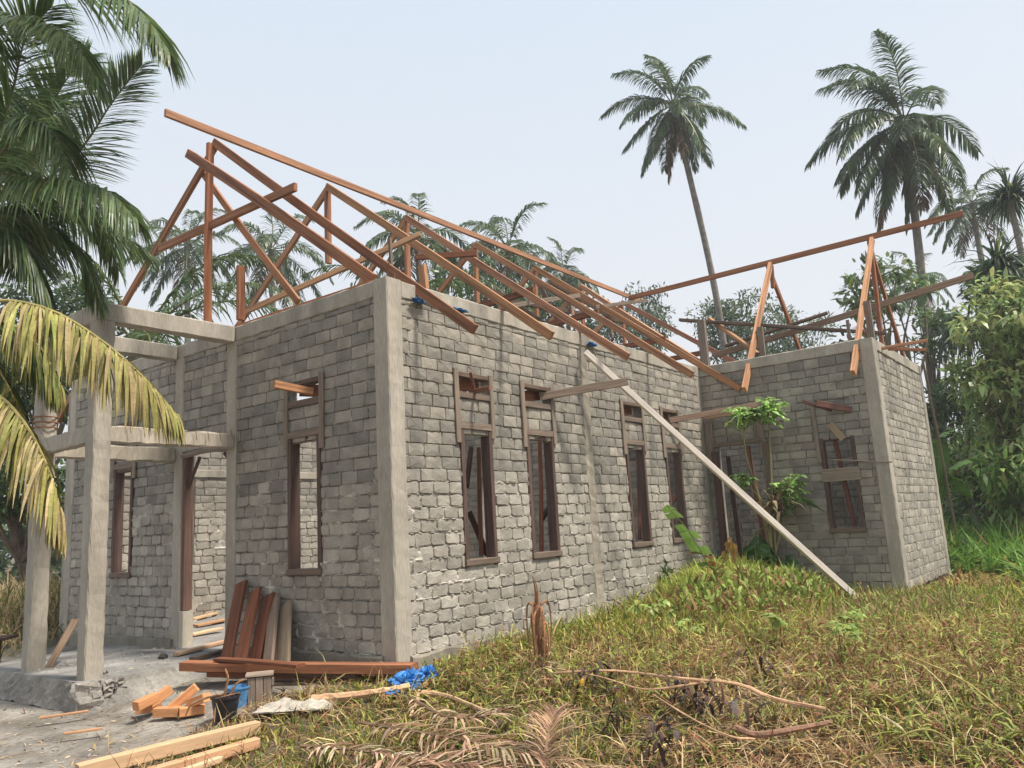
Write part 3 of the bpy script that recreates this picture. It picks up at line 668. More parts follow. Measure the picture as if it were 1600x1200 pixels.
# leaning planks against the front wall
LP = [((352, 1042), (378, 910), .19, (.45, .32, .29), M_WOOD, 'leftmost dark red plank leaning on the front wall'),
      ((372, 1046), (400, 922), .19, (.62, .45, .38), M_WOOD, 'second leaning plank, reddish brown with a rounded top'),
      ((396, 1046), (420, 930), .19, (.42, .28, .26), M_WOOD, 'third leaning plank, deep red and wide'),
      ((418, 1048), (430, 934), .15, (1.0, .88, .82), M_OLD, 'fourth leaning plank, narrow grey brown'),
      ((440, 1052), (444, 948), .24, (1.2, 1.1, .92), M_OLD, 'rightmost leaning plank, pale tan and shortest')]
for (b, t, w_, tn, m_, lb) in LP:
    zf = -.02; p = on(b[0], b[1], 2, -.12); q = on(t[0], t[1], 0, -.06)
    p[0] = min(p[0], -.28)
    p = on(b[0], b[1], 0, -.42 - .07 * (LP.index((b, t, w_, tn, m_, lb)) % 2)); 
    loose('leaning_plank', p, q, w_, .035, m_, tn, lb, 'plank', 'planks leaning on the front wall', up=(-1, 0, .2))
# long planks on the ground in front
def floorbeam(a, b, za, zb_, w_, h_, m_, tn, lb, cat='timber', group=None, name='timber_plank', warp=.012):
    loose(name, on(*a, 2, za), on(*b, 2, zb_), w_, h_, m_, tn, lb, cat, group, warp=warp)
GP = 'timbers lying before the front wall'
floorbeam((288, 1040), (648, 1044), .04, .02, .15, .085, M_WOOD, (.85, .72, .68), 'long red brown plank lying across the stack before the front wall', group=GP)
floorbeam((330, 1052), (600, 1060), -.05, -.09, .14, .05, M_WOOD, (.6, .48, .45), 'dark plank just under the long red brown one', group=GP)
floorbeam((430, 1068), (590, 1070), -.12, -.14, .12, .04, M_OLD, (.7, .62, .58), 'weathered plank at the bottom of the stack', group=GP)
floorbeam((275, 1022), (352, 1002), .03, .05, .09, .035, M_PALE, (.8, .7, .66), 'short pale broken board lying on the porch floor by the door', group=GP)
floorbeam((300, 1030), (358, 1015), .03, .04, .08, .04, M_OLD, (.5, .42, .4), 'dark short board beside the pale one on the porch floor', group=GP)
floorbeam((310, 1046), (560, 1056), -.02, -.05, .10, .04, M_OLD, (.55, .42, .38), 'dark brown board slanting out from under the long red plank', group=GP)
floorbeam((420, 1062), (650, 1058), -.10, -.08, .09, .03, M_OLD, (.9, .75, .66), 'thin grey brown board lying crosswise low in the stack', group=GP)
floorbeam((340, 1030), (470, 1040), .10, .11, .10, .03, M_WOOD, (.5, .38, .35), 'short dark board on the long red plank below the leaning planks', group=GP)
GB = 'pale squared timbers at the bottom edge'
floorbeam((120, 1206), (403, 1136), -.20, -.18, .09, .09, M_PALE, (.95, .85, .75), 'big pale squared timber ending in the grass at the lower left', group=GB)
floorbeam((215, 1215), (402, 1160), -.24, -.22, .08, .07, M_PALE, (.95, .75, .62), 'orange squared timber beside the big pale one at the lower left', group=GB)
floorbeam((260, 1215), (345, 1186), -.25, -.24, .05, .04, M_PALE, (1, .95, .9), 'thin pale batten nearest the camera at the lower left', group=GB)
floorbeam((0, 1048), (26, 1040), -.10, -.10, .12, .08, M_PALE, (.95, .6, .45), 'orange board end at the left edge behind the porch post')
floorbeam((40, 1126) if 0 else (62, 1122), (138, 1111), -.20, -.20, .03, .02, M_PALE, (.8, .6, .5), 'thin broken stick on the dirt near the porch corner', cat='stick', name='wood_stick')
floorbeam((100, 1146), (160, 1138), -.22, -.22, .03, .02, M_PALE, (.75, .58, .48), 'thin broken stick on the dirt nearer the camera', cat='stick', name='wood_stick')
# plank leaning at the porch
loose('plank', on(76, 1043, 2, .0), on(118, 968, 1, YB + .3), .09, .025, M_OLD, (1.15, .95, .8), 'grey brown plank leaning behind the near porch post', 'plank')
# wood offcuts pile
ob = [(232, 1106, 20, .2), (262, 1112, -10, .22), (300, 1110, 25, .2), (228, 1096, 60, .2), (285, 1092, 10, .22), (310, 1094, -30, .2), (250, 1088, 40, .18)]
for k, (px, py, an, L) in enumerate(ob):
    z = -.185 if k < 3 else -.10; c = on(px, py, 2, z); d = V(math.cos(rad(an - 50)), math.sin(rad(an - 50)), .0) * L * .62
    tilt = V(0, 0, [0, 0, 0, .02, .09, .03, .05][k])
    loose('wood_offcut', c - d / 1.2 - tilt, c + d / 1.2 + tilt, .085, .075, M_PALE, tuple(V(.95, .62, .42) * random.uniform(.8, 1.1)),
          ['orange offcut at the left front of the offcut pile', 'orange offcut at the middle front of the offcut pile', 'orange offcut at the right front, next to the bucket', 'small orange offcut behind the left end of the pile',
           'tilted offcut on top of the pile, its end raised', 'orange offcut behind the bucket side of the pile', 'orange offcut lying across the back of the pile'][k], 'wood offcut', 'orange offcuts piled by the bucket')
# buckets and box
def bucket(c, r, h, label, tint, handle=True):
    e = thing('bucket', c, label, 'bucket'); mb = MB(); n = 24; a = np.arange(n) / n * 2 * math.pi
    prof = [(r * .72, 0), (r * .98, h * .93), (r * 1.06, h * .93), (r * 1.06, h), (r * .95, h), (r * .70, .02)]
    vv = np.concatenate([np.stack([np.cos(a) * q, np.sin(a) * q, np.full(n, z)], -1) for q, z in prof]) + V(*c)
    k = np.arange(len(prof) - 1)[:, None] * n; i = np.arange(n)[None]; j = (i + 1) % n
    mb.add(vv, np.stack([k + i, k + j, k + n + j, k + n + i], -1).reshape(-1, 4), tint)
    mb.add(vv[-n:], [tuple(range(n))], tint); part(mb, 'bucket_body', M_BUCKET, e)
    if handle:
        mb = MB(); t_ = np.linspace(0, math.pi, 12); tube(mb, [V(*c) + V(math.cos(x) * r, -math.sin(x) * r * .95, h * .95 + math.sin(x) * .03) for x in t_], .005, n=5, tint=(1.5, 1.5, 1.5)); part(mb, 'handle', M_STEEL, e)
    return e
cb = on(352, 1128, 2, -.235); bucket(cb, .115, .21, 'black plastic bucket with sticks in it on the dirt', (1, 1, 1))
cb2 = on(372, 1108, 2, -.22); bucket(cb2 + V(.02, .03, 0), .105, .19, 'blue bucket half hidden behind the black one', (5, 13, 20), False)
for k, (pts, lb) in enumerate(((((350, 1088), (356, 1060), (352, 1045)), 'upright broken stick standing in the black bucket'), (((358, 1090), (368, 1070), (380, 1062)), 'bent stick leaning right out of the black bucket'), (((352, 1085), (330, 1088), (300, 1100), (290, 1118)), 'curved root hanging from the bucket over the offcuts'))):
    t = (cb - CAM) @ Fv; mb = MB(); P = [at(x, y, t) for x, y in pts]; tube(mb, P, .012, .006, res=12, tint=(2.4, 1.7, 1.2), jit=.15); tag(mb.build('stick', M_BARK, None, origin=P[0]), lb, 'stick', 'sticks in the black bucket')
def crate():
    c = on(406, 1102, 2, -.22); e = thing('wooden_box', c, 'small grey plank box standing on end beside the buckets', 'box')
    ang = rad(-38); ux = V(math.cos(ang), math.sin(ang), 0); uy = V(-ux[1], ux[0], 0); w_, d, h = .2, .14, .27
    for k in range(3):
        s = (-1 + k) * w_ / 3
        for sg in (-1, 1):
            mb = MB(); beam(mb, c + ux * s + uy * sg * d / 2, c + ux * s + uy * sg * d / 2 + V(0, 0, h - .02), w_ / 3 - .004, .016, up=tuple(uy), tint=tuple(V(1.1, 1.03, 1) * random.uniform(.85, 1.15))); part(mb, 'board', M_OLD, e)
    for sg in (-1, 1):
        mb = MB(); beam(mb, c + ux * sg * (w_ / 2 - .0), c + ux * sg * (w_ / 2) + V(0, 0, h - .02), d - .02, .016, up=tuple(ux)); part(mb, 'board', M_OLD, e)
    mb = MB(); beam(mb, c - ux * (w_ / 2 + .02) + V(0, 0, h), c + ux * (w_ / 2 + .02) + V(0, 0, h), d + .04, .022, tint=(1.5, 1.42, 1.35)); part(mb, 'lid', M_OLD, e)
    mb = MB(); beam(mb, c + ux * (w_ / 2 + .012) - uy * d / 2 + V(0, 0, .2), c + ux * (w_ / 2 + .012) + uy * d / 2 + V(0, 0, .2), .05, .02, up=tuple(ux)); part(mb, 'cleat', M_OLD, e)
crate()
# sack, tarp
def sheet(name, c, sx, sy, ang, label, m, tint=(1, 1, 1), amp=.04, cat='sack', n=26, seed=3):
    g = np.linspace(-.5, .5, n); X, Y = np.meshgrid(g, g, indexing='ij'); h = amp * (fbm(X * 5 + seed, Y * 5, seed, 3) * 1.6 - .3) + .01
    edge = np.maximum(abs(X), abs(Y)); h = h * (1 - .75 * sst(.35, .5, edge)); wob = .08 * (fbm(X * 3, Y * 3, seed + 4) - .5)
    a = rad(ang); x = (X + wob) * sx; y = (Y - wob) * sy
    v = np.stack([x * math.cos(a) - y * math.sin(a), x * math.sin(a) + y * math.cos(a), h], -1) + V(*c)
    lo = v.copy(); lo[..., 2] -= .008
    vv = np.concatenate([v.reshape(-1, 3), lo.reshape(-1, 3)]); i = (np.arange(n - 1)[:, None] * n + np.arange(n - 1)[None]).ravel()
    F = np.stack([i, i + n, i + n + 1, i + 1], -1); mb = MB(); mb.add(vv, np.vstack([F, F[:, ::-1] + n * n]), tint)
    return tag(mb.build(name, m, None, True, origin=V(*c)), label, cat)
sheet('cement_sack', G(462, 1106, .035), .62, .34, -50, 'torn empty pale cement sack flattened on the ground beside the box', M_SACK, seed=5, tint=(.7, .69, .66), amp=.06)
c = G(638, 1068, .06); crumple('plastic_sheet', c, (.17, .12, .09), 'bright blue crumpled plastic sheet at the end of the long plank', seed=4, amp=.55, n=14)
c = G(668, 1056, .07); crumple('plastic_sheet', c, (.09, .09, .07), 'smaller blue plastic bundle knotted beside the big blue sheet', seed=6, amp=.6, n=12)
c = G(616, 1080, .05); crumple('plastic_scrap', c, (.09, .06, .03), 'flat blue plastic scrap left of the blue sheet on the grass', seed=8, amp=.6)
# logs / bare poles
def pole(pts, r0, r1, label, m=M_BARK, tint=(3.4, 2.7, 2.1), cat='branch', group=None, h=.07, name='branch', res=16):
    P = [G(x, y, h if len(q) == 0 else q[0]) for (x, y, *q) in pts]; mb = MB(); tube(mb, P, r0, r1, res=res, tint=tint, jit=.1, n=7)
    return tag(mb.build(name, m, None, origin=P[0]), label, cat, group)
BG = 'bare sticks around the blue sheet'
pole(((488, 1092), (540, 1088), (600, 1080), (640, 1072)), .035, .028, 'thick pale log lying left of the blue sheet', group=BG, name='log')
pole(((660, 1082), (700, 1088), (745, 1106), (765, 1112)), .022, .014, 'pale forked branch running right from the blue sheet', group=BG, tint=(3.2, 2.7, 2.1))
pole(((660, 1072, .06), (690, 1058, .05), (745, 1052)), .02, .012, 'brownish bare stick right of the blue sheet', group=BG, tint=(2.8, 1.9, 1.4))
pole(((655, 1080, .05), (650, 1100), (640, 1120)), .016, .01, 'short pale stick below the blue sheet', group=BG, tint=(3.2, 2.7, 2.1))
BR = 'long bare branches fallen in the grass'
pole(((862, 1052, 0.17), (960, 1048, 0.23), (1060, 1060, 0.27), (1150, 1068, 0.27), (1210, 1092, 0.21), (1290, 1108, 0.17)), .008, .013, 'long upper bare branch arching through the dry grass', group=BR)
pole(((870, 1045, 0.17), (940, 1058, 0.21), (1000, 1076, 0.22), (1050, 1074, 0.23), (1100, 1066, 0.27)), .005, .008, 'thin branch forking below the long bare branch', group=BR)
pole(((1020, 1085, 0.19), (1085, 1125, 0.19), (1140, 1150, 0.15), (1180, 1155, 0.12)), .005, .006, 'thin branch slanting down to the fallen trunk piece', group=BR)
pole(((1150, 1138, 0.13), (1185, 1148, 0.12), (1250, 1138, 0.12), (1300, 1128, 0.12)), .022, .014, 'dark knotty trunk piece lying in the brown grass', tint=(1.5, 1.1, .95), group=BR, name='log')
pole(((1560, 1105, 0.27), (1500, 1060, 0.37), (1410, 1020, 0.37)), .005, .004, 'thin straight stalk slanting through the right of the field', tint=(2.5, 2.6, 1.2), group=BR)
# stalks
loose('prop_pole', G(1505, 896), on(1441, 560, 1, -WW - .1), .04, .04, M_OLD, (.9, .85, .8), 'thin grey pole leaning on the far edge of the right wing', 'pole') 

# ================================================================== VEGETATION
def leafstrip(P0, D, L, w_, droop, n=3, up=V(0, 0, 1), rs=None):
    """arrays of ribbon leaves; P0 (k,3) start, D (k,3) direction, L (k), w (k), droop (k) -> verts, faces"""
    k = len(P0); side = np.cross(D, up + rng.normal(0, .25, (k, 3))); side /= np.linalg.norm(side, axis=1)[:, None] + 1e-9
    p = P0.copy(); d = D.copy(); rows = []
    wp = {2: [.7, 1, .1], 3: [.55, 1, .8, .08], 4: [.5, 1, .95, .65, .06]}[n]
    for i in range(n + 1):
        hw = (w_ * wp[i] / 2)[:, None]
        rows.append(p - side * hw); rows.append(p + side * hw)
        p = p + d * (L / n)[:, None]; d = d - np.outer(droop / n, V(0, 0, 1)); d /= np.linalg.norm(d, axis=1)[:, None] + 1e-9
    v = np.stack(rows, 1)       # k, 2(n+1), 3
    m = 2 * (n + 1); base = np.arange(k)[:, None, None] * m
    q = np.array([(2 * i, 2 * i + 1, 2 * i + 3, 2 * i + 2) for i in range(n)])[None]
    return v.reshape(-1, 3), (base + q).reshape(-1, 4), m
def tints(k, m, base, var=.2, alt=None, pa=0.):
    t = np.array(base) * (1 + rng.normal(0, var, (k, 1))) * (1 + rng.normal(0, var * .3, (k, 3)))
    if alt is not None:
        s = rng.random(k) < pa; t[s] = np.array(alt) * (1 + rng.normal(0, var, (s.sum(), 1)))
    return np.repeat(np.clip(t, .004, 1), m, 0)
GREEN = (.065, .105, .030); DGREEN = (.035, .065, .024); YGREEN = (.17, .20, .05); STRAW = (.42, .33, .17); BROWN = (.16, .09, .05)
def frond(mb, ctrl, leaf=.75, width=.035, n=60, droop=1.0, base=GREEN, alt=STRAW, pa=.05, start=.12, segs=3, rach=.02, lift=.3, var=.18, rtint=(.22, .22, .08), spread=.9):
    P = catmull(ctrl, 18); tube(mb, P, rach, rach * .25, n=5, tint=rtint)
    C = catmull(ctrl, n); T = np.gradient(C, axis=0); T /= np.linalg.norm(T, axis=1)[:, None]
    up = V(0, 0, 1); B = np.cross(T, up); bl = np.linalg.norm(B, axis=1)[:, None]; B = B / (bl + 1e-6)
    Nn = np.cross(B, T)
    f = np.linspace(0, 1, n); sel = f > start
    prof = np.interp(f, [0, .15, .4, .75, 1], [.45, .8, 1, .8, .35])
    for sg in (-1, 1):
        k = sel.sum(); fo = f[sel][:, None]
        D = B[sel] * sg * spread + T[sel] * (.45 + .75 * fo ** 2) + Nn[sel] * lift + rng.normal(0, .09, (k, 3)); D /= np.linalg.norm(D, axis=1)[:, None]
        L = leaf * prof[sel] * rng.uniform(.8, 1.08, k)
        v, F, m = leafstrip(C[sel] + rng.normal(0, .004, (k, 3)), D, L, np.full(k, width) * rng.uniform(.8, 1.15, k), droop * rng.uniform(.6, 1.3, k), segs, Nn[sel] if False else up)
        mb.add(v, F, tints(k, m, base, var, alt, pa))
def palm(base, crown, label, group=None, nf=22, fl=3.6, leaf=.8, trunk=.17, col=GREEN, lean=None, nl=44, dead=2, coconuts=6, seed=1, width=.05, wind=V(0, 0, 0), el=(-35, 80), name='coconut_palm', segs=3, droopf=1., bulge=1.5):
    global rng
    old = rng; rng = np.random.default_rng(seed)
    base = V(*base); crown = V(*crown); e = thing(name, base, label, 'palm tree', group)
    mid = (base + crown) / 2 + (lean if lean is not None else V(0, 0, 0)); mb = MB()
    m = 26; pr = trunk * (1.0 + .25 * np.exp(-np.linspace(0, 8, m))) * (1 - .25 * np.linspace(0, 1, m)) * (1 + .06 * (np.arange(m) % 2))
    tube(mb, [base, mid, crown], trunk, n=9, res=m, prof=pr, jit=.03); part(mb, 'trunk', M_TRUNK, e, True)
    for i in range(nf):
        az = i * 2.39996 + rng.normal(0, .2); f = i / max(1, nf - 1); elv = rad(el[1] + (el[0] - el[1]) * f ** .8 + rng.normal(0, 6))
        d = V(math.cos(az) * math.cos(elv), math.sin(az) * math.cos(elv), math.sin(elv)); L = fl * rng.uniform(.85, 1.08); p = crown + d * .12; pts = [p]
        dd_ = d + wind * .3
        for k in range(4):
            dd_ = nrm(dd_ + rng.normal(0, .05, 3) + V(0, 0, -1) * (.20 + .11 * k) * droopf * (1 if elv > 0 else .7) + wind * .25); p = p + dd_ * L / 4; pts.append(p)
        mb = MB(); isd = i >= nf - dead
        frond(mb, pts, leaf, width, nl, 1.9 if elv > .3 else 2.2, base=BROWN if isd else col, alt=STRAW if isd else YGREEN, pa=.1 if isd else .05, segs=segs, rach=.03, rtint=(.2, .19, .07), spread=.75, lift=-.05)
        part(mb, 'frond', M_LEAF, e)
    for i in range(coconuts):
        mb = MB(); az = rng.uniform(0, 6.28); c = crown + V(math.cos(az) * .28, math.sin(az) * .28, -.28 - rng.random() * .15)
        tube(mb, [c + V(0, 0, -.13), c + V(0, 0, -.06), c + V(0, 0, .06), c + V(0, 0, .12)], .1, n=8, prof=[.04, .11, .11, .03], tint=(.9, .75, .45)); part(mb, 'coconut', M_BARK, e, True)
    rng = old
    return e
def gfoot(px, py, dist):
    p = at(px, py, dist); return V(p[0], p[1], -.3)
# ---- two tall palms against the sky
c = at(1051, 164, 33); palm(at(1108, 560, 33) * V(1, 1, 0) + V(.4, -.4, -.2), c, 'tall slender coconut palm alone in the middle of the sky', 'coconut palms around the house', nf=22, fl=2.9, trunk=.15, nl=80, leaf=.85, droopf=.95, lean=V(.35, -.45, 0), seed=3, col=(.105, .155, .08), wind=V(-.12, .15, .0), el=(-75, 92))
c = at(1412, 190, 27); palm(at(1452, 700, 27) * V(1, 1, 0) + V(0, 0, -.2), c, 'tall coconut palm with a wide crown behind the right wing', 'coconut palms around the house', nf=25, fl=3.55, leaf=1.0, trunk=.16, droopf=1.05, lean=V(.1, -.1, 0), seed=5, col=(.105, .155, .08), wind=V(-.2, .25, 0), nl=90, el=(-80, 88), width=.055)
# ---- palms behind
for px, py, d, fl, lb, sd_ in ((1517, 318, 42, 3.0, 'small coconut palm at the right edge beyond the tall wide one', 8), (292, 385, 40, 3.4, 'coconut palm behind the front truss, its leftmost', 9), (424, 390, 38, 3.4, 'coconut palm behind the front truss, right of the king post', 10),
                               (652, 372, 34, 3.0, 'coconut palm behind the third ridge joint', 12), (792, 388, 36, 3.0, 'coconut palm behind the fourth ridge joint', 13), (880, 425, 48, 2.6, 'small far palm behind the rear trusses', 14), (1185, 560, 50, 2.6, 'far palm low over the wing wall', 15), (1430, 440, 55, 3., 'faded far palm behind the trunk of the wide palm', 16)):
    palm(gfoot(px + 12, py, d), at(px, py, d), lb, 'coconut palms around the house', nf=22, fl=fl, leaf=.8, nl=44, droopf=1.2, seed=sd_, col=(.11, .16, .085), wind=V(-.14, .18, 0), segs=2, width=.07, dead=2, coconuts=0, el=(-50, 80))
# young palm behind the porch with long low fronds
palm(gfoot(200, 600, 16), at(215, 545, 16), 'young coconut palm with long low fronds behind the porch', 'coconut palms around the house', nf=13, fl=4.2, leaf=.8, nl=60, seed=21, col=(.07, .11, .04), wind=V(.1, -.1, 0), el=(-10, 75), coconuts=0, dead=1, trunk=.14)
palm(gfoot(700, 600, 24), at(640, 480, 24), 'coconut palm whose lower fronds show just over the side wall', 'coconut palms around the house', nf=14, fl=3.2, leaf=.7, nl=44, seed=22, el=(-20, 60), coconuts=0)

# ---- near palm at the left: explicit fronds
def nearpalm():
    D = 6.4
    LF = 1.3
    e = thing('coconut_palm', gfoot(-90, 700, 7.0), 'big coconut palm filling the upper left edge with dark green fronds', 'palm tree', None)
    cr = at(-60, 330, 7.0)
    mb = MB(); b = np.array(e.location); tube(mb, [b, (b + cr) / 2 + V(.1, 0, 0), cr], .16, n=10, res=20, jit=.04); part(mb, 'trunk', M_TRUNK, e, True)
    def fr(pts, leaf, droop, base=(.13, .19, .075), alt=YGREEN, pa=.08, n=70, **k):
        mb = MB(); frond(mb, [cr] + [at(x, y, d) for x, y, d in pts] if k.pop('fromc', True) else [at(x, y, d) for x, y, d in pts], leaf * LF, k.pop('width', .018), int(n * 2.4), droop * 1.35, base, alt, pa, segs=4, rach=.016, start=k.pop('start', .16), lift=k.pop('lift', -.05), spread=k.pop('spread', .75), **k); part(mb, 'frond', M_LEAF, e)
    fr([(0, -20, 6.0), (130, -30, 5.6), (215, 15, 5.4), (262, 78, 5.3)], .55, 1.3, pa=.12, n=80, start=.3)
    fr([(-10, 60, 6.2), (60, 40, 5.8), (110, 60, 5.6), (150, 120, 5.5)], .5, 1.3)
    fr([(40, 300, 6.9), (120, 240, 6.8), (175, 160, 6.8), (222, 100, 6.8)], .42, .35, base=(.17, .23, .13), spread=1., lift=.05, n=80)
    fr([(30, 280, 7.2), (70, 190, 7.2), (100, 130, 7.2), (135, 90, 7.2)], .45, .4, base=(.15, .21, .10))
    fr([(-10, 230, 6.4), (20, 140, 6.4), (40, 60, 6.4), (80, 10, 6.4)], .5, .6)
    fr([(0, 275, 6.0), (80, 285, 5.6), (165, 298, 5.4), (210, 340, 5.3)], .52, 1.7, pa=.1, n=80)
    fr([(20, 300, 7.0), (90, 290, 7.2), (150, 330, 7.4), (185, 420, 7.5)], .5, 1.1)
    fr([(0, 240, 5.9), (50, 200, 5.6), (85, 210, 5.5), (110, 270, 5.4)], .45, 1.4)
    fr([(10, 340, 7.2), (60, 350, 7.4), (120, 390, 7.5), (160, 470, 7.6)], .55, 1.2, base=(.095, .145, .06))
    fr([(-5, 350, 6.8), (30, 380, 6.8), (60, 430, 6.8), (75, 520, 6.8)], .55, 1.2, base=(.085, .13, .055))
    fr([(20, 310, 7.4), (100, 330, 7.8), (170, 360, 8.2), (235, 400, 8.4)], .5, .9)
    for k in range(8):
        a = rng.uniform(0, 130); b2 = rng.uniform(90, 420)
        fr([(a * .3, (b2 + 300) / 2, 7.6), (a * .8, b2 + 15, 7.9), (a * 1.15, b2 + 45, 8.1)], .5, 1., base=(.085, .135, .055))
nearpalm()
def lowpalm():
    e = thing('coconut_palm', gfoot(-190, 900, 5.2), 'near coconut palm outside the left edge with yellowing fronds hanging in front of the porch', 'palm tree', None)
    cr = at(-210, 560, 5.2); mb = MB(); b = np.array(e.location); tube(mb, [b, (b + cr) / 2, cr], .15, n=10, res=16, jit=.04); part(mb, 'trunk', M_TRUNK, e, True)
    Y1 = (.30, .27, .09); Y2 = (.20, .20, .06)
    def fr(pts, leaf, droop, base, alt, pa, n=80, **k):
        mb = MB(); frond(mb, [cr] + [at(x, y, d) for x, y, d in pts], leaf * 1.1, .018, int(n * 2.0), droop * 1.3, base, alt, pa, segs=4, rach=.014, start=.3, rtint=(.35, .30, .12), lift=-.35, spread=.5, **k); part(mb, 'frond', M_DRY, e)
    fr([(-40, 478, 4.9), (60, 478, 4.7), (150, 525, 4.6), (225, 590, 4.5), (278, 650, 4.5)], .5, 1.9, Y1, (.34, .26, .13), .25, n=95)
    fr([(-40, 600, 4.6), (30, 650, 4.4), (78, 740, 4.3), (100, 830, 4.3)], .42, 1.9, Y1, STRAW, .3, n=80)
    fr([(-60, 520, 5.0), (0, 500, 5.0), (60, 540, 5.0), (95, 600, 5.0)], .5, 1.8, Y2, DGREEN, .3)
    fr([(-80, 560, 4.9), (-20, 560, 4.8), (20, 620, 4.7), (45, 700, 4.7)], .45, 1.8, Y2, DGREEN, .3)
lowpalm()

# ---- broadleaf trees
def crown_leaves(mb, cs, rs, n, size, base, alt=YGREEN, pa=.1, droop=.5, flatten=.75, aspect=.4, segs=2, var=.28, shell=.35):
    cs = np.asarray(cs); k = n; idx = rng.integers(0, len(cs), k); u = rng.normal(0, 1, (k, 3)); u /= np.linalg.norm(u, axis=1)[:, None]
    r = rng.random(k) ** shell
    P = cs[idx] + u * (r * np.asarray(rs)[idx])[:, None] * V(1, 1, flatten)
    D = u * .8 + rng.normal(0, .6, (k, 3)) + V(0, 0, -.1); D /= np.linalg.norm(D, axis=1)[:, None]
    L = size * rng.uniform(.6, 1.25, k); v, F, m = leafstrip(P, D, L, L * aspect, np.full(k, droop), segs)
    mb.add(v, F, tints(k, m, base, var, alt, pa))
def tree(base, top, crad, label, group=None, n=5000, size=.2, col=GREEN, alt=YGREEN, pa=.1, seed=1, clumps=30, csize=.9, trunk=.15, cz=.7, aspect=.4, droop=.5, name='broadleaf_tree', limbs=6, leafmat=None, cat='tree'):
    global rng
    old = rng; rng = np.random.default_rng(seed); base = V(*base); top = V(*top); e = thing(name, base, label, cat, group)
    u = rng.normal(0, 1, (clumps, 3)); u /= np.linalg.norm(u, axis=1)[:, None]; r = rng.random(clumps) ** .45
    cs = top + u * r[:, None] * crad * V(1, 1, cz); rs = csize * rng.uniform(.5, 1.1, clumps)
    mb = MB(); fork = base + (top - base) * .55 - V(0, 0, crad * .25)
    tube(mb, [base, (base + fork) / 2 + rng.normal(0, .1, 3), fork], trunk, trunk * .7, n=8, res=10, jit=.05); part(mb, 'trunk', M_BARK, e, True)
    mb = MB()
    for i in range(min(limbs * 3, clumps)):
        m_ = (fork + cs[i]) / 2 + rng.normal(0, crad * .12, 3); tube(mb, [fork, m_, cs[i]], trunk * .45, trunk * .06, n=5, res=8)
    part(mb, 'branches', M_BARK, e, True)
    mb = MB(); crown_leaves(mb, cs, rs, n, size, col, alt, pa, droop, aspect=aspect); part(mb, 'crown', leafmat or M_LEAF, e)
    rng = old; return e
TG = 'broadleaf trees behind the house'
for i, (px, py, d, cr_, n, col, sz, lb) in enumerate((
        (1140, 505, 42, 2.6, 4200, (.055, .08, .045), .24, 'airy feathery tree over the inner corner of the wing'), (1240, 535, 46, 2.4, 3400, (.06, .085, .05), .24, 'low airy tree behind the left wing rafters'),
        (975, 520, 40, 2.3, 3000, (.05, .075, .045), .22, 'thin tree behind the rear end of the ridge'), (1010, 470, 44, 1.6, 900, (.05, .07, .045), .22, 'nearly bare tree right of the ridge end'),
        (1385, 470, 24, 1.6, 700, (.09, .13, .06), .32, 'open tree with big glossy leaves behind the wing corner'), (1445, 510, 26, 1.4, 600, (.09, .13, .06), .32, 'big-leaved tree beside the trunk of the wide palm'),
        (740, 470, 30, 2.2, 2600, (.045, .075, .035), .24, 'dark bushy tree behind the middle trusses'), (860, 500, 34, 2.2, 2600, (.05, .075, .04), .24, 'bushy tree behind the fourth rafter'),
        (560, 520, 30, 2.0, 1800, (.05, .08, .04), .24, 'bushy tree just over the front wall'), (1580, 450, 22, 1.1, 3000, (.06, .09, .045), .2, 'dark dense bushy tree under the fan palm'),
        (1540, 800, 24, 1.6, 3600, (.08, .125, .05), .2, 'rounded green bush low on the right behind the tall grass'), (1600, 810, 22, 1.4, 3200, (.09, .14, .05), .2, 'bright green bush at the right edge behind the tall grass'), (1490, 780, 26, 1.4, 2600, (.06, .10, .04), .2, 'dark green bush close behind the far wing corner'),
        (1620, 560, 18, 1.2, 1800, (.07, .10, .05), .2, 'dense tree at the right edge behind the pale leaves'), (1510, 650, 24, 1.5, 2600, (.07, .105, .05), .2, 'dark tree right behind the far corner of the wing'),
        (1570, 730, 20, 1.5, 3600, (.07, .105, .045), .2, 'dark undergrowth tree at the right edge'), (80, 540, 26, 3.0, 6000, (.03, .052, .022), .26, 'dark tree mass behind the left porch post'), (-40, 640, 20, 2.2, 6000, (.03, .05, .02), .24, 'dark bushy tree at the left edge behind the fronds'),
        (40, 760, 17, 1.1, 2500, (.05, .08, .03), .16, 'low green bush behind the left porch post'), (330, 600, 34, 2.6, 3500, (.05, .08, .035), .26, 'tree behind the house seen through the left openings'))):
    c = at(px, py, d); tree(gfoot(px, py, d), c, cr_, lb, TG, n=n, size=sz, col=tuple(V(*col) * 1.75), seed=40 + i, clumps=26 if n > 1500 else 16, csize=cr_ * .38, trunk=.14, cz=.8)
# drooping pale-leaved tree at the right edge
def mango(px, py, d, cr_, n, seed, lb, col=(.34, .42, .17)):
    tree(gfoot(px + 60, py, d), at(px, py, d), cr_, lb, 'pale drooping-leaved trees at the right edge', n=int(n*1.2), size=.27, col=col, alt=(.42, .42, .16), pa=.18, seed=seed, clumps=34, csize=.46, trunk=.07, cz=.9, aspect=.3, droop=1.3, limbs=8)
mango(1595, 500, 17, 1.25, 1700, 81, 'pale green drooping tree at the top of the right edge')
mango(1530, 740, 19, 1.0, 900, 85, 'small pale green drooping bush near the wing end', (.24, .3, .1))
mango(1565, 610, 17.5, 1.35, 1900, 82, 'pale green drooping branches beside the far wing corner')
mango(1600, 745, 16.5, 1.1, 1300, 83, 'pale green drooping shrub low on the right edge', (.30, .42, .14))
mango(1605, 650, 18, 1.3, 1600, 84, 'pale green drooping tree halfway down the right edge', (.28, .36, .14))
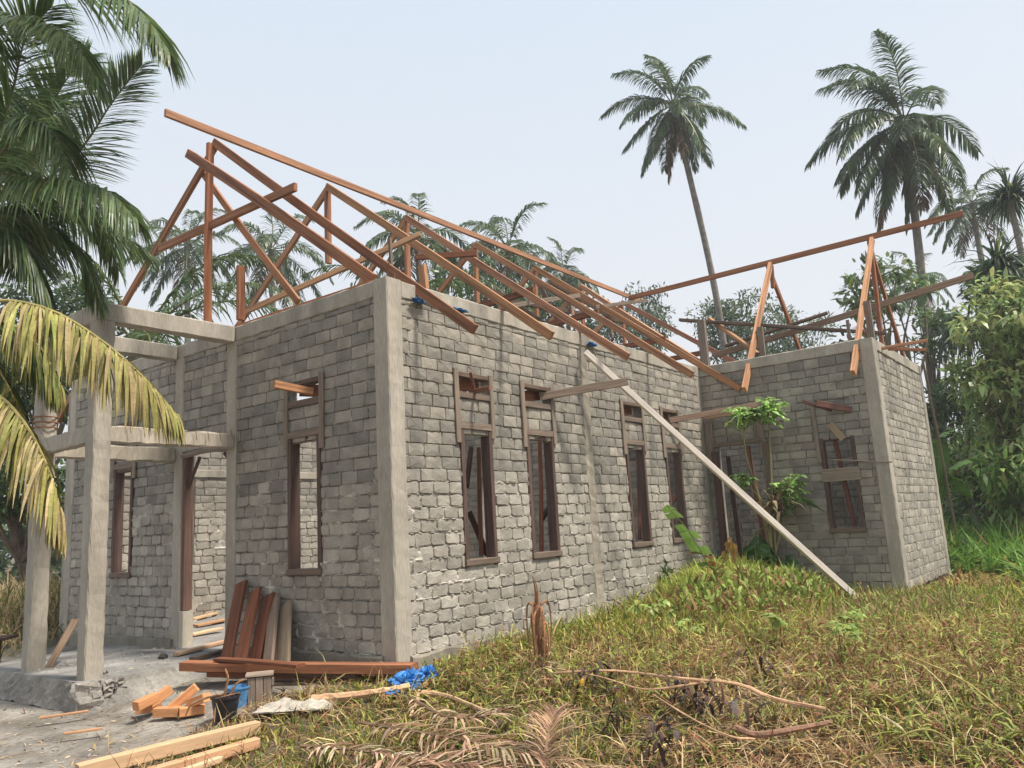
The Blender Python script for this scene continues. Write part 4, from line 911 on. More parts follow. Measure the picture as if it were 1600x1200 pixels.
# pandanus / fan palm
def strapplant(c, foot, label, n=120, L=1.2, w_=.07, col=(.04, .065, .035), seed=1, droop=2., name='pandanus', trunk=.09, cat='tree', group=None, mat_=None):
    global rng
    old = rng; rng = np.random.default_rng(seed); c = V(*c); foot = V(*foot); e = thing(name, foot, label, cat, group)
    mb = MB(); tube(mb, [foot, (foot + c) / 2 + rng.normal(0, .15, 3), c], trunk, n=7, res=10); part(mb, 'trunk', M_TRUNK, e, True)
    u = rng.normal(0, 1, (n, 3)); u[:, 2] = abs(u[:, 2]) * 1.1 - .25; u /= np.linalg.norm(u, axis=1)[:, None]
    v, F, m = leafstrip(c + u * .08, u, L * rng.uniform(.6, 1.1, n), np.full(n, w_), droop * rng.uniform(.5, 1.2, n), 4); mb = MB(); mb.add(v, F, tints(n, m, col, .25, YGREEN, .05)); part(mb, 'leaves', mat_ or M_LEAF, e)
    rng = old
strapplant(at(1578, 312, 24), gfoot(1585, 400, 24), 'fan-leaved palm with ragged drooping leaves at the upper right edge', n=220, L=1.3, w_=.06, seed=5, name='fan_palm')
strapplant(at(1515, 520, 19), gfoot(1512, 700, 19), 'drooping blue green pandanus behind the pole at the wing end', trunk=.05, n=260, L=1.15, w_=.045, seed=6, droop=4.5, col=(.07, .10, .06))
strapplant(at(1560, 420, 19), gfoot(1560, 700, 19), 'dark pandanus hanging over the right trees', n=220, L=1.2, w_=.05, seed=7, droop=2.4, col=(.06, .09, .05))
# banana leaves
def banana_leaf(mb, ctrl, width, col, n=16, torn=.15, alt=None, fold=.2):
    C = catmull(ctrl, n); T = np.gradient(C, axis=0); T /= np.linalg.norm(T, axis=1)[:, None]
    B = np.cross(T, V(0, 0, 1)); B /= np.linalg.norm(B, axis=1)[:, None] + 1e-6; Nn = np.cross(B, T)
    f = np.linspace(0, 1, n); wd = width / 2 * np.interp(f, [0, .1, .35, .8, 1], [.15, .75, 1, .75, .05]) 
    tube(mb, C, .010, .003, n=5, tint=(.25, .3, .1))
    for sg in (-1, 1):
        for i in range(n - 1):
            if rng.random() < torn: continue
            g = .96; a0, a1 = C[i], C[i] + (C[i + 1] - C[i]) * g; dr = rng.normal(0, .12) + fold
            o0 = a0 + B[i] * sg * wd[i] + T[i] * .03 - V(0, 0, 1) * wd[i] * dr; o1 = a1 + B[i] * sg * wd[i + 1] + T[i] * .03 - V(0, 0, 1) * wd[i + 1] * dr
            m0, m1 = (a0 + o0) / 2 + Nn[i] * wd[i] * .08, (a1 + o1) / 2 + Nn[i] * wd[i] * .08
            t = np.array(col if alt is None or rng.random() > .25 else alt) * rng.uniform(.85, 1.15)
            mb.add([a0, a1, m1, m0, o0, o1], [(0, 1, 2, 3), (3, 2, 5, 4)], t)
def banana(foot, leaves, label, stem=.06, hgt=.8, name='banana_plant', group='banana plants'):
    e = thing(name, foot, label, 'banana plant', group); foot = V(*foot); top = foot + V(0, 0, hgt); mb = MB(); tube(mb, [foot, (foot + top) / 2 + V(.02, .02, 0), top], stem, stem * .55, n=8, res=8, tint=(1.2, 1.3, .7)); part(mb, 'stem', M_BARK, e, True)
    for pts, wd, col, torn in leaves:
        mb = MB(); banana_leaf(mb, [top] + pts, wd, col, torn=torn); part(mb, 'leaf', M_LEAF, e)
    return e
bx = 10.6
f1 = at(1120, 930, bx); f1[2] = 0.05
banana(f1, [([at(1105, 880, bx), at(1080, 835, bx - .2), at(1050, 800, bx - .4), at(1043, 790, bx - .5)], .3, (.17, .28, .07), .22), ([at(1108, 870, bx), at(1085, 862, bx), at(1072, 868, bx)], .12, (.35, .10, .04), .2),
            ([at(1130, 880, bx), at(1135, 850, bx), at(1142, 842, bx), at(1148, 880, bx)], .2, (.42, .24, .07), .3)], 'young banana plant with one torn green leaf and brown ones by the side wall', .03, .45)
f2 = at(1195, 935, 12.2); f2[2] = .05
banana(f2, [([at(1185, 870, 12.2), at(1180, 850, 12.1), at(1183, 905, 12.)], .45, (.05, .11, .03), .05), ([at(1225, 880, 12.2), at(1232, 870, 12.2), at(1240, 930, 12.)], .4, (.045, .10, .03), .1),
            ([at(1230, 800, 12.2), at(1255, 780, 12.2), at(1290, 800, 12.2)], .28, (.06, .13, .035), .05), ([at(1200, 860, 12.3), at(1195, 880, 12.2), at(1205, 920, 12.)], .35, (.05, .11, .03), .1)], 'banana clump with dark hanging leaves between prop and wing wall', .06, .9)
f3 = at(1470, 800, 16); f3[2] = 0
banana(f3, [([at(1480, 740, 16), at(1510, 718, 16), at(1545, 722, 16)], .55, (.12, .22, .05), .0), ([at(1480, 745, 16), at(1500, 760, 16), at(1518, 778, 16)], .5, (.14, .24, .06), .0), ([at(1465, 700, 16), at(1470, 680, 16), at(1490, 672, 16)], .5, (.09, .17, .04), .0)], 'banana plant with broad bright leaves behind the wing end', .09, 1.2)
# papaya-like plants
def starleaf(mb, c, r, col, n=7, tilt=None):
    nn = nrm(V(0, 0, 1) + (rng.normal(0, .35, 3) if tilt is None else tilt)); a = nrm(np.cross(nn, V(1, .2, 0))); b = np.cross(nn, a)
    ang = np.linspace(-2.4, 2.4, n) + rng.uniform(0, 6.28); D = np.outer(np.cos(ang), a) + np.outer(np.sin(ang), b) - V(0, 0, .15)
    L = r * rng.uniform(.8, 1.1, n); v, F, m = leafstrip(np.repeat(c[None], n, 0), D, L, np.full(n, r * .42), np.full(n, .9), 2); mb.add(v, F, tints(n, m, col, .15))
def papaya(foot, heads, label, col=(.30, .42, .15)):
    e = thing('papaya_tree', foot, label, 'papaya tree', 'papaya trees')
    for (pts, rad_, n) in heads:
        mb = MB(); P = [V(*foot)] + pts; tube(mb, P, .022, .009, n=6, res=14, tint=(1.8, 2.0, 1.2)); part(mb, 'stem', M_BARK, e, True)
        mb = MB(); h = pts[-1]
        for i in range(n):
            u = rng.normal(0, 1, 3); u[2] = u[2] * .7; c = h + nrm(u) * rad_ * rng.uniform(.35, 1.0) + V(0, 0, -.02); tube(mb, [h, (h + c) / 2 + V(0, 0, .03), c], .006, .004, n=4, tint=(1, 1.3, .5)); starleaf(mb, c, rng.uniform(.10, .16), col)
        part(mb, 'leaves', M_LEAF, e)
    return e
d = 12.4; f = at(1212, 930, d); f[2] = .05
papaya(f, [([at(1205, 860, d), at(1190, 790, d), at(1168, 720, d), at(1160, 665, d), at(1157, 648, d)], .25, 34), ], 'slender papaya with a round leafy head, left of the two upper heads')
papaya(f + V(.1, -.05, 0), [([at(1212, 860, d), at(1206, 760, d), at(1203, 690, d), at(1201, 640, d)], .28, 46)], 'slender papaya with the taller right-hand leafy head')
papaya(f + V(-.1, .1, 0), [([at(1205, 850, d), at(1195, 790, d), at(1175, 765, d), at(1160, 748, d)], .17, 20), ([at(1215, 850, d), at(1226, 800, d), at(1233, 760, d)], .3, 40)], 'papaya clump with two low leafy heads behind the prop', (.30, .42, .15))
# dead stalks of the clump
def deadclump(c, n, L, label, w_=.04, base=(.3, .22, .13), seed=2, up=.3, name='dried_leaves', cat='dried leaves', z=None, spread=1., group=None, dr=1.8):
    global rng
    old = rng; rng = np.random.default_rng(seed); c = V(*c); u = rng.normal(0, 1, (n, 3)) * V(spread, spread, .6) + V(0, 0, up); u /= np.linalg.norm(u, axis=1)[:, None]
    P = np.repeat(c[None], n, 0) + rng.normal(0, .06, (n, 3)); v, F, m = leafstrip(P, u, L * rng.uniform(.4, 1.1, n), np.full(n, w_) * rng.uniform(.4, 1.2, n), dr * rng.uniform(.6, 1.4, n), 4)
    mb = MB(); mb.add(v, F, tints(n, m, base, .3, (.14, .08, .05), .3)); o = mb.build(name, M_DRY, None, origin=V(c[0], c[1], c[2])); tag(o, label, cat, group); rng = old; return o
deadclump(at(1212, 790, 12.3), 46, .5, 'brown withered leaves hanging round the papaya clump', w_=.06, seed=3, up=.2, spread=.6)
# dried banana trunk in front
def drytrunk():
    f = G(850, 1050); dd_ = (f - CAM) @ Fv; e = thing('dried_banana_stem', f, 'dried brown banana stem with hanging husks standing in the grass before the side wall', 'dead plant')
    P = lambda x, y: at(x, y, dd_)
    mb = MB(); tube(mb, [P(853, 1055), P(850, 1020), P(842, 980), P(838, 945)], .06, .03, n=9, res=14, prof=np.interp(np.linspace(0, 1, 14), [0, .3, .6, 1], [.06, .035, .055, .022]), tint=(1.7, 1.2, .85), jit=.14); part(mb, 'stem', M_BARK, e)
    mb = MB(); tube(mb, [P(838, 950), P(836, 920), P(832, 900)], .014, .003, n=5, res=6, tint=(1.3, .8, .55)); tube(mb, [P(839, 950), P(840, 925), P(835, 903)], .015, .003, n=5, res=6, tint=(2, 1.2, .8)); part(mb, 'spike', M_BARK, e)
    for k in range(26):
        a = rng.uniform(0, 6.28); y0 = rng.uniform(945, 1000); c = P(840 + rng.uniform(-4, 6), y0); o_ = V(math.cos(a), math.sin(a), 0) * rng.uniform(.03, .09); L = rng.uniform(.2, .5)
        mb = MB(); tube(mb, [c, c + o_ + V(0, 0, .02), c + o_ * 1.2 - V(0, 0, L * .5), c + o_ * .8 - V(0, 0, L)], .012, .006, n=4, res=9, tint=tuple(V(2.4, 1.6, 1.1) * rng.uniform(.6, 1.3))); part(mb, 'husk_strip', M_BARK, e)
drytrunk()
deadclump(G(852, 1060, .05), 60, .35, 'ragged straw heap at the foot of the dried banana stem', w_=.02, base=(.42, .33, .2), seed=8, up=.5)
# withered dark leaves on the branches
for k, (px, py, n, lb) in enumerate(((915, 1060, 26, 'dark withered leaves at the left end of the long branch'), (955, 1050, 30, 'dark withered leaf bunch under the fork of the branch'), (1068, 1075, 45, 'biggest dark withered leaf bunch at the middle of the branch'), (1098, 1085, 30, 'dark withered leaves right of the biggest bunch'),
                                     (965, 1115, 30, 'dark withered bunch low in the grass left of centre'), (1035, 1150, 34, 'dark withered bunch low in the brown grass'), (1180, 1030, 24, 'dark withered twigs at the right of the branch'), (1165, 1100, 20, 'dark withered leaves by the knotty trunk piece'))):
    deadclump(G(px, py, .18), n, .16, lb, w_=.028, base=(.075, .055, .05), seed=60 + k, up=-.2, name='withered_leaves', cat='withered leaves', group='dark withered leaf bunches', dr=2.5)
# dead palm fronds on the ground in the foreground
def deadfrond(ctrl, leaf, label, n=60, base=(.36, .25, .16), lift=.15, droop=.9, width=.018, hl=None):
    P = [G(x, y, h) for x, y, h in ctrl]; mb = MB(); frond(mb, P, leaf, width, n, droop, base, (.2, .11, .07), .35, segs=3, rach=.014, lift=lift, rtint=(.25, .16, .1), start=.05, spread=.7)
    o = mb.build('dead_palm_frond', M_DRY, None, origin=P[0]); tag(o, label, 'dead frond', 'dead palm fronds in the foreground')
deadfrond([(560, 1128, 0.14), (690, 1150, 0.17), (800, 1172, 0.17), (950, 1205, 0.14)], .42, 'dead brown palm frond with long stem crossing the bottom centre')
deadfrond([(500, 1230, 0.14), (620, 1200, 0.17), (730, 1195, 0.17), (880, 1230, 0.15)], .45, 'dead palm frond nearest the camera at the bottom edge', base=(.40, .27, .18))
deadfrond([(850, 1200, 0.12), (855, 1160, 0.19), (862, 1130, 0.23), (868, 1112, 0.25)], .28, 'small dead frond standing up like a fan at the bottom centre', n=60, base=(.40, .25, .16), lift=.5, droop=1.2, width=.009)
deadfrond([(640, 1090, 0.12), (700, 1120, 0.15), (760, 1118, 0.15), (800, 1105, 0.13)], .25, 'small pale dead frond left of the standing fan', n=40, base=(.45, .34, .22))
deadfrond([(470, 1165, 0.12), (540, 1170, 0.14), (620, 1180, 0.14), (680, 1185, 0.12)], .25, 'short dead frond in the straw at the bottom left of centre', n=44, base=(.48, .38, .25))
# broken yellow blades bottom right
for k, (pts, lb) in enumerate(((((1330, 1200, .0), (1400, 1155, .25), (1450, 1140, .3), (1500, 1165, .2)), 'long yellow grass stalk bent over at the lower right'), (((1380, 1120, .3), (1410, 1140, .3), (1425, 1170, .1), (1432, 1195, .0)), 'pale broken blade standing at the lower right'), (((1270, 1200, .0), (1300, 1190, .12), (1325, 1198, .1)), 'pale curled blade at the bottom right of centre'))):
    P = [G(x, y, h) for x, y, h in pts]; mb = MB(); C = catmull(P, 14); tube(mb, C, .008, .003, n=5, tint=[(.40, .36, .12), (.62, .5, .3), (.62, .5, .3)][k]); tag(mb.build('grass_stalk', M_DRY, None, origin=P[0]), lb, 'grass stalk', 'long dry grass stalks')
for k, (px, py, col, lb) in enumerate(((672, 0, (0, 0, 0), ''), (910, 1072, (.75, .42, .05), 'single yellow leaf in the grass below the dried stem'), (996, 945, (.75, .42, .05), 'single yellow leaf in front of the side wall'))):
    if not lb: continue
    mb = MB(); c = G(px, py, .2 if k == 1 else .35); v, F, m = leafstrip(c[None], nrm(V(.2, .1, .9))[None], np.array([.06]), np.array([.04]), np.array([1.5]), 3); mb.add(v, F, col); tag(mb.build('yellow_leaf', M_DRY, None, origin=c), lb, 'leaf', 'yellow leaves')
# small cassava seedlings with pale yellow-green leaves
for k, (px, py, h, n, lb) in enumerate(((1020, 948, .45, 9, 'pale green seedling against the wall foot'), (1075, 975, .3, 5, 'pale green seedling in front of the grass mound'), (1310, 985, .3, 8, 'bright star-leaved seedling in the middle of the field'), (1205, 960, .35, 7, 'small bright seedling below the prop'), (1330, 960, .3, 6, 'bright star-leaved seedling near the foot of the prop'))):
    p = G(px, py, h); e = thing('seedling', p - V(0, 0, h), lb, 'seedling', 'pale green seedlings'); mb = MB(); tube(mb, [p - V(0, 0, h), p], .005, .003, n=4, tint=(1, 1.2, .5)); part(mb, 'stem', M_BARK, e)
    mb = MB()
    for i in range(n): starleaf(mb, p + rng.normal(0, .07, 3) * V(1.2, 1.2, .6), .09, (.34, .42, .12))
    part(mb, 'leaves', M_LEAF, e)

# ---- grass
def infoot(x, y):
    a = (x > -.06) & (x < XE) & (y > -.07) & (y < YM + .1); b = (x > LB - .06) & (x < XE + .08) & (y > -WW - .08) & (y < 0); c = (x > -PX - .1) & (x < 0) & (y > YA - .25) & (y < YB + 1.4)
    return a | b | c
def field(N, rmax, name, label, hscale=1., wscale=1., seed=5, pred=None, segs=3, colf=None, rmin=1.2, power=1.0):
    r = np.random.default_rng(seed)
    # samples in a wedge in front of the camera, denser near it
    u = r.random(N); R = rmin + (rmax - rmin) * u ** power; base = math.atan2(Fv[1], Fv[0]); A = base + (r.random(N) - .5) * rad(88)
    x = CAM[0] + np.cos(A) * R; y = CAM[1] + np.sin(A) * R
    # gather into tufts
    tu = r.random(N) < .75; gx = np.round(x / .16) * .16 + (vnoise(np.round(x / .16) * 7.1, np.round(y / .16) * 3.7, 3) - .5) * .12; gy = np.round(y / .16) * .16 + (vnoise(np.round(x / .16) * 2.3, np.round(y / .16) * 9.1, 4) - .5) * .12
    sp_ = .045; x = np.where(tu, gx + r.normal(0, sp_, N), x); y = np.where(tu, gy + r.normal(0, sp_, N), y)
    d = dirtmask(x, y); keep = ~infoot(x, y) & (r.random(N) > np.clip(d * 1.15, 0, .985))
    if pred is not None: keep &= pred(x, y)
    x, y = x[keep], y[keep]; k = len(x); z = gz(x, y)
    dist = np.hypot(x - CAM[0], y - CAM[1])
    mound = np.exp(-(((x - 5.0) / 1.9) ** 2 + ((y + 1.4) / 1.2) ** 2)); patch = fbm(x * .55, y * .55, 21); patch2 = fbm(x * 1.7, y * 1.7, 31)
    nearwall = sst(-.9, -.1, y) * (x > 0) * (x < LB)
    field_ = sst(.2, 3.5, x)
    hgt = (.09 + .075 * field_ + .10 * mound + .07 * sst(.4, .8, patch2)) * r.uniform(.45, 1.35, k) * hscale * (.72 + .28 * sst(-.6, 1.6, x))
    u_ = r.normal(0, 1, (k, 3)) * V(.55, .55, .0) + V(0, 0, 1); dry = sst(.50, .66, patch + .25 * (patch2 - .5) - .12 * mound + .08 * sst(3, -1, x))
    u_[:, :2] += r.normal(0, 1, (k, 2)) * dry[:, None] * .8; u_ /= np.linalg.norm(u_, axis=1)[:, None]
    w_ = (.0045 + .0011 * dist) * r.uniform(.7, 1.4, k) * wscale
    v, F, m = leafstrip(np.column_stack([x, y, z - .01]), u_, hgt * 1.35, w_, r.uniform(.4, 1.8, k), segs)
    c = np.zeros((k, 3)); q = r.random(k)
    G1, G2, S1, B1, YY = V(.13, .19, .035), V(.34, .36, .06), V(.50, .35, .15), V(.22, .115, .06), V(.50, .44, .10)
    pd = np.clip(.17 + .56 * dry + .25 * sst(1.2, -1.6, x), 0, .92)
    isd = q < pd; q2 = r.random(k)
    c = np.where(isd[:, None], np.where((q2 < .5)[:, None], S1, B1), np.where((q2 < .45)[:, None], G1, np.where((q2 < .85)[:, None], G2, YY)))
    if colf is not None: c = colf(c, x, y, r)
    c = c * (1 + r.normal(0, .2, (k, 1)))
    mb = MB(); mb.add(v, F, np.repeat(np.clip(c, .01, .9), m, 0)); o = mb.build(name, M_GRASS); tag(o, label, 'grass', kind='stuff'); return o
field(260000, 26, 'grass', 'mixed green and dry grass covering the field around the house', power=1.35, seed=5, segs=2)
# dead straw mat, lying flat
def straw():
    r = np.random.default_rng(77); N = 42000; base = math.atan2(Fv[1], Fv[0]); R = 1.6 + 9 * r.random(N) ** 1.2; A = base + (r.random(N) - .5) * rad(86)
    x = CAM[0] + np.cos(A) * R; y = CAM[1] + np.sin(A) * R; d = dirtmask(x, y); patch = fbm(x * .55, y * .55, 21)
    keep = ~infoot(x, y) & (r.random(N) > np.clip(d * 1.1, 0, .97)) & (r.random(N) < .35 + 1.2 * sst(.42, .6, patch)); x, y = x[keep], y[keep]; k = len(x)
    u = np.column_stack([r.normal(0, 1, k), r.normal(0, 1, k), r.normal(.12, .25, k)]); u /= np.linalg.norm(u, axis=1)[:, None]
    v, F, m = leafstrip(np.column_stack([x, y, gz(x, y) + r.uniform(.005, .09, k)]), u, r.uniform(.06, .28, k), r.uniform(.004, .009, k), r.uniform(0, .5, k), 2)
    c = np.where((r.random(k) < .6)[:, None], V(.46, .34, .18), V(.27, .13, .07)) * (1 + r.normal(0, .22, (k, 1)))
    mb = MB(); mb.add(v, F, np.repeat(np.clip(c, .02, .9), m, 0)); o = mb.build('straw_litter', M_DRY); tag(o, 'dry straw and dead stems littering the ground between the grass', 'straw', kind='stuff')
straw()
def weeds():
    r = np.random.default_rng(15); N = 12000; base = math.atan2(Fv[1], Fv[0]); R_ = 3.2 + 11 * r.random(N); A = base + (r.random(N) - .62) * rad(60)
    x = CAM[0] + np.cos(A) * R_; y = CAM[1] + np.sin(A) * R_; pn = fbm(x * .9, y * .9, 71); keep = ~infoot(x, y) & (dirtmask(x, y) < .05) & (x > -1.2) & (y < -.35) & (r.random(N) < sst(.42, .62, pn) * .9 + .06)
    x, y = x[keep], y[keep]; k = len(x); pn = pn[keep]; u = np.column_stack([r.normal(0, .55, k), r.normal(0, .55, k), np.ones(k)]); u /= np.linalg.norm(u, axis=1)[:, None]
    H_ = r.uniform(.14, .36, k) * sst(-1.8, 1.5, x); P0 = np.column_stack([x, y, gz(x, y)])
    v, F, m = leafstrip(P0, u, H_, np.full(k, .006), r.uniform(.1, 1.3, k), 3); mb = MB()
    cc = np.where((r.random(k) < .45)[:, None], V(.26, .13, .06), np.where((r.random(k) < .5)[:, None], V(.45, .36, .12), V(.22, .30, .06)))
    mb.add(v, F, np.repeat(cc, m, 0))
    for q in range(5):          # small leaves up each stalk
        f = r.uniform(.35, 1., k); P1 = P0 + u * (H_ * f)[:, None]; d = np.column_stack([r.normal(0, 1, k), r.normal(0, 1, k), r.normal(.3, .4, k)]); d /= np.linalg.norm(d, axis=1)[:, None]
        v, F, m = leafstrip(P1, d, r.uniform(.05, .13, k), np.full(k, .014), r.uniform(.3, 1.5, k), 2)
        c2 = np.where((r.random(k) < .38)[:, None], V(.25, .12, .06), np.where((r.random(k) < .5)[:, None], V(.36, .36, .09), V(.21, .25, .06))) * (1 + r.normal(0, .2, (k, 1)))
        mb.add(v, F, np.repeat(np.clip(c2, .01, .9), m, 0))
    tag(mb.build('weeds', M_GRASS), 'tangled leafy weeds and brown stalks standing in the right half of the field', 'weeds', kind='stuff')
weeds()
def longblades():
    r = np.random.default_rng(35); n = 420; px = np.concatenate([r.uniform(900, 1600, 300), r.uniform(450, 900, 120)]); py = r.uniform(985, 1195, n)
    P0 = np.array([G(a, b) for a, b in zip(px, py)]); u = np.column_stack([r.normal(0, .5, n), r.normal(0, .5, n), r.uniform(.4, 1, n)]); u /= np.linalg.norm(u, axis=1)[:, None]
    v, F, m = leafstrip(P0, u, r.uniform(.2, .55, n), r.uniform(.004, .010, n), r.uniform(.8, 3.2, n), 4)
    c = np.where((r.random(n) < .5)[:, None], V(.55, .45, .22), np.where((r.random(n) < .5)[:, None], V(.34, .40, .10), V(.28, .15, .08))) * (1 + r.normal(0, .15, (n, 1)))
    mb = MB(); mb.add(v, F, np.repeat(np.clip(c, .01, .9), m, 0)); tag(mb.build('long_grass_blades', M_GRASS), 'long arching pale blades sticking up out of the shorter field grass', 'grass', kind='stuff')
longblades()
def chips():
    r = np.random.default_rng(25); N = 1500; x = r.uniform(-3.4, .2, N); y = r.uniform(.1, 4.6, N); k0 = (dirtmask(x, y) > .3) & (~infoot(x, y) | ((x > -1.6) & (x < -.05) & (y > YA))); x, y = x[k0], y[k0]; k = len(x)
    z = np.where(infoot(x, y), .012, gz(x, y) + .006); u = np.column_stack([r.normal(0, 1, k), r.normal(0, 1, k), r.normal(.05, .15, k)]); u /= np.linalg.norm(u, axis=1)[:, None]
    v, F, m = leafstrip(np.column_stack([x, y, z]), u, r.uniform(.01, .07, k), r.uniform(.006, .018, k), r.uniform(-.2, .3, k), 2)
    c = np.where((r.random(k) < .4)[:, None], V(.52, .40, .28), np.where((r.random(k) < .5)[:, None], V(.35, .33, .30), V(.16, .11, .08)))
    mb = MB(); mb.add(v, F, np.repeat(c * (1 + r.normal(0, .2, (k, 1))), m, 0)); tag(mb.build('wood_chips', M_DRY), 'wood chips and crumbs of mortar scattered over the dirt and porch floor', 'wood chips', kind='stuff')
chips()
# tall bright grass behind the wing on the right
field(130000, 30, 'tall_grass', 'tall bright green grass beyond the far end of the right wing', hscale=3.2, wscale=1.6, seed=9, segs=2, rmin=13, power=1., pred=lambda x, y: ((x > XE + .5) & (y < 3)) | ((x > 9.5) & (y < -WW - 1.3)), colf=lambda c, x, y, r: np.where((r.random(len(x)) < .9)[:, None], V(.17, .30, .06), c))
# leafy mound before the inner corner and dry scrub on the left
def scrub(c, rx, ry, n, L, col, alt, pa, label, seed, name='shrub', h=.35, cat='shrub', w_=.03):
    r = np.random.default_rng(seed); a = r.uniform(0, 6.28, n); q = np.sqrt(r.random(n)); x = c[0] + np.cos(a) * q * rx; y = c[1] + np.sin(a) * q * ry; z = gz(x, y)
    u = np.column_stack([r.normal(0, .45, n), r.normal(0, .45, n), np.ones(n)]); u /= np.linalg.norm(u, axis=1)[:, None]
    up = r.random(n) * h * (1 - .6 * q ** 2); v, F, m = leafstrip(np.column_stack([x, y, z + up]), u, L * r.uniform(.5, 1.2, n), np.full(n, w_), r.uniform(.5, 2.2, n), 3)
    cc = np.where((r.random(n) < pa)[:, None], np.array(alt), np.array(col)) * (1 + r.normal(0, .2, (n, 1)))
    mb = MB(); mb.add(v, F, np.repeat(np.clip(cc, .01, .9), m, 0)); o = mb.build(name, M_GRASS, None, origin=V(c[0], c[1], float(gz(c[0], c[1])))); tag(o, label, cat, kind='stuff')
m_ = G(1160, 935); scrub(m_, 1.8, 1.1, 13000, .28, (.36, .43, .09), (.42, .38, .11), .35, 'yellow green leafy mound of grass below the papayas', 5, 'leafy_mound', .46, 'undergrowth', .016)
m2 = G(1180, 950); scrub(m2, 2.0, 1.0, 2600, .15, (.27, .34, .08), (.30, .17, .08), .3, 'broad-leaved weeds and brown stalks mixed through the mound before the wing', 15, 'broad_weeds', .5, 'weeds', .04)
m3 = G(1420, 965); scrub(m3, 1.6, .7, 2200, .2, (.26, .30, .08), (.32, .2, .1), .4, 'ragged weeds along the foot of the right wing', 16, 'broad_weeds', .22, 'weeds', .02)
s_ = V(.6, 10.2, 0); scrub(s_, 3.2, 2.6, 7000, .55, (.42, .32, .17), (.16, .17, .05), .35, 'dry straw coloured undergrowth behind the porch on the left', 6, 'dry_undergrowth', .7, 'undergrowth', .02)
s_ = V(-.6, 8.0, 0); scrub(s_, 1.4, 1.4, 1200, .3, (.42, .32, .18), (.15, .17, .05), .3, 'dry litter and weeds at the left edge of the dirt yard', 8, 'dry_undergrowth', .3, 'undergrowth', .02)
s_ = V(4, -.25, 0); v0 = on(1046, 935, 1, -.1); scrub(v0, .22, .12, 260, .1, (.06, .11, .03), (.12, .17, .05), .3, 'small dark creeper climbing the side wall beside the third window', 7, 'creeper', .6, 'creeper', .03)
# rubble and broken boards on the floor inside the doorway
for k, (a, b, t_, lb) in enumerate((((300, 968), (348, 955), (1.1, .95, .8), 'broken board on the floor inside the doorway, farthest back'), ((305, 978), (352, 968), (.8, .6, .5), 'reddish broken board on the floor inside the doorway'), ((298, 992), (345, 982), (1.2, 1.1, 1.), 'pale board on the floor just inside the doorway'))):
    floorbeam(a, b, .05, .07, .12, .03, M_PALE, t_, lb, 'broken board', 'broken boards inside the doorway', 'broken_board')
for k, (px, py, r_, lb) in enumerate(((300, 975, .10, 'large pale lump of mortar at the left jamb inside the doorway'), (322, 964, .08, 'pale lump of mortar in the middle of the doorway litter'), (341, 972, .09, 'pale lump of mortar at the right side of the doorway litter'), (315, 986, .05, 'small lump of mortar nearest the door threshold'))):
    crumple('rubble_lump', on(px, py, 2, .04), (r_, r_ * .8, r_ * .5), lb, m=M_FLOOR, seed=90 + k, cat='rubble', amp=.4, tint=(1.4, 1.35, 1.25), n=6)
# table end at the left edge
t = thing('workbench', G(-8, 1075) * V(1, 1, 1), 'dark rough bench end at the left edge behind the porch', 'bench'); tp = on(0, 962, 0, float(t.location[0]))
bz = float(t.location[2]); bx0, by0 = float(t.location[0]), float(t.location[1])
mb = MB(); beam(mb, (bx0 - .25, by0 + .3, bz + .55), (bx0 + .12, by0 - .08, bz + .55), .3, .035, (.6, .5, .45)); part(mb, 'bench_top', M_DARK, t)
for dx, dy in ((0.03, .05), (-.25, .3)):
    mb = MB(); beam(mb, (bx0 + dx, by0 + dy, bz), (bx0 + dx, by0 + dy, bz + .53), .05, .05, (.7, .6, .5)); part(mb, 'leg', M_DARK, t)
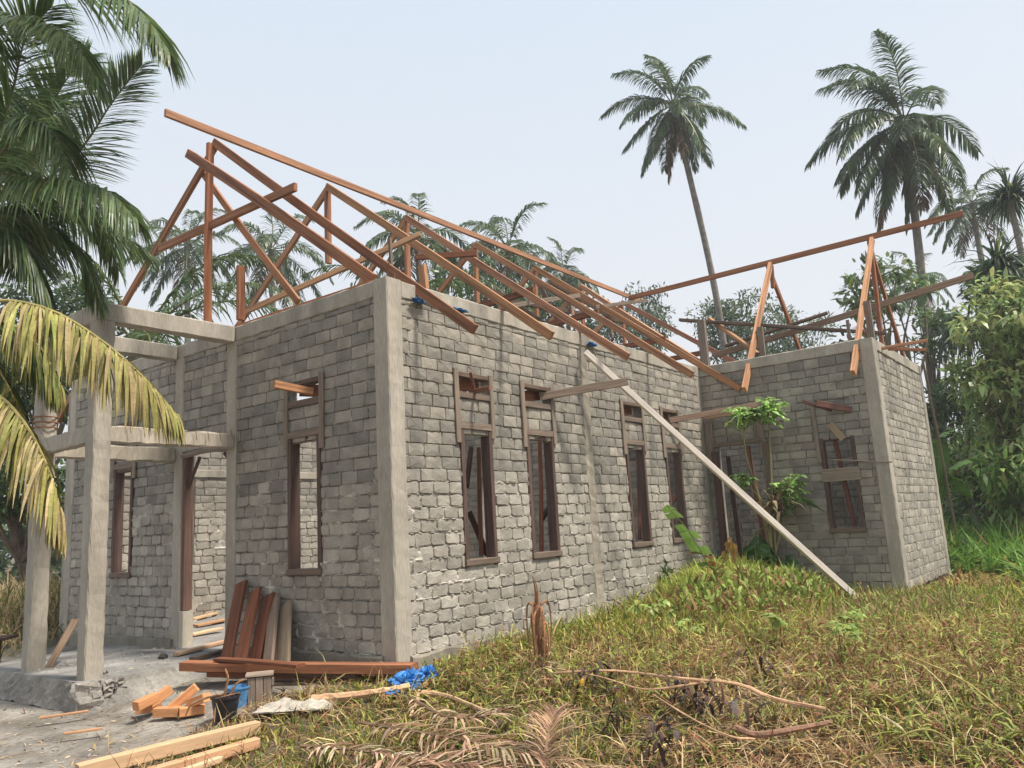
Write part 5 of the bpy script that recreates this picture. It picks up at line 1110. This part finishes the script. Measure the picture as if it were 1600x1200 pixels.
# stones
for k, (px, py, s, lb) in enumerate(((164, 1050, .025, 'small pale stone on the porch floor beside the post'), (255, 1026, .05, 'dark stone on the porch floor by the doorway'), (284, 1018, .04, 'pale lump on the porch floor before the doorway'))):
    c = on(px, py, 2, .02); crumple('stone', c, (s, s, s * .7), lb, m=M_FLOOR, seed=20 + k, cat='stone', amp=.25, tint=(1.3, 1.3, 1.25) if k != 1 else (.3, .28, .26))

# far woodland that reads as one mass, behind the house and along the clearing
def woodland():
    r = np.random.default_rng(4); N = 26000; base = math.atan2(Fv[1], Fv[0]); A = base + (r.random(N) - .5) * rad(100); R_ = 40 + 16 * r.random(N)
    x = CAM[0] + np.cos(A) * R_; y = CAM[1] + np.sin(A) * R_; top = 2.6 + 3.2 * fbm(A * 22, R_ * .1, 8); z = -.3 + top * r.random(N) ** .7
    u = r.normal(0, 1, (N, 3)); u /= np.linalg.norm(u, axis=1)[:, None]
    v, F, m = leafstrip(np.column_stack([x, y, z]), u, r.uniform(.3, .7, N), np.full(N, .3), r.uniform(.2, 1, N), 2)
    c = np.array((.075, .115, .05)) * (.6 + .9 * fbm(A * 60, z * 1.2, 12))[:, None] * (1 + r.normal(0, .2, (N, 1)))
    mb = MB(); mb.add(v, F, np.repeat(np.clip(c, .01, .9), m, 0)); o = mb.build('woodland', M_LEAF); tag(o, 'hazy green wood closing off the clearing far behind the house', 'wood', kind='stuff')
woodland()
# humid air
mb = MB(); lo, hi = V(-402, -402, -1.6), V(502, 502, 25)
vv = [(x, y, z) for x in (lo[0], hi[0]) for y in (lo[1], hi[1]) for z in (lo[2], hi[2])]
mb.add(vv, [(0, 1, 3, 2), (4, 6, 7, 5), (0, 4, 5, 1), (2, 3, 7, 6), (0, 2, 6, 4), (1, 5, 7, 3)])
hm = bpy.data.materials.new('air'); hm.use_nodes = True; t = hm.node_tree; t.nodes.clear()
pv = t.nodes.new('ShaderNodeVolumePrincipled'); pv.inputs['Density'].default_value = HAZE; pv.inputs['Color'].default_value = (.93, .95, .98, 1); pv.inputs['Anisotropy'].default_value = .3
mo = t.nodes.new('ShaderNodeOutputMaterial'); t.links.new(pv.outputs[0], mo.inputs['Volume'])
if HAZE > 0: tag(mb.build('haze', hm), 'thin humid haze over the whole clearing', 'haze', kind='stuff')
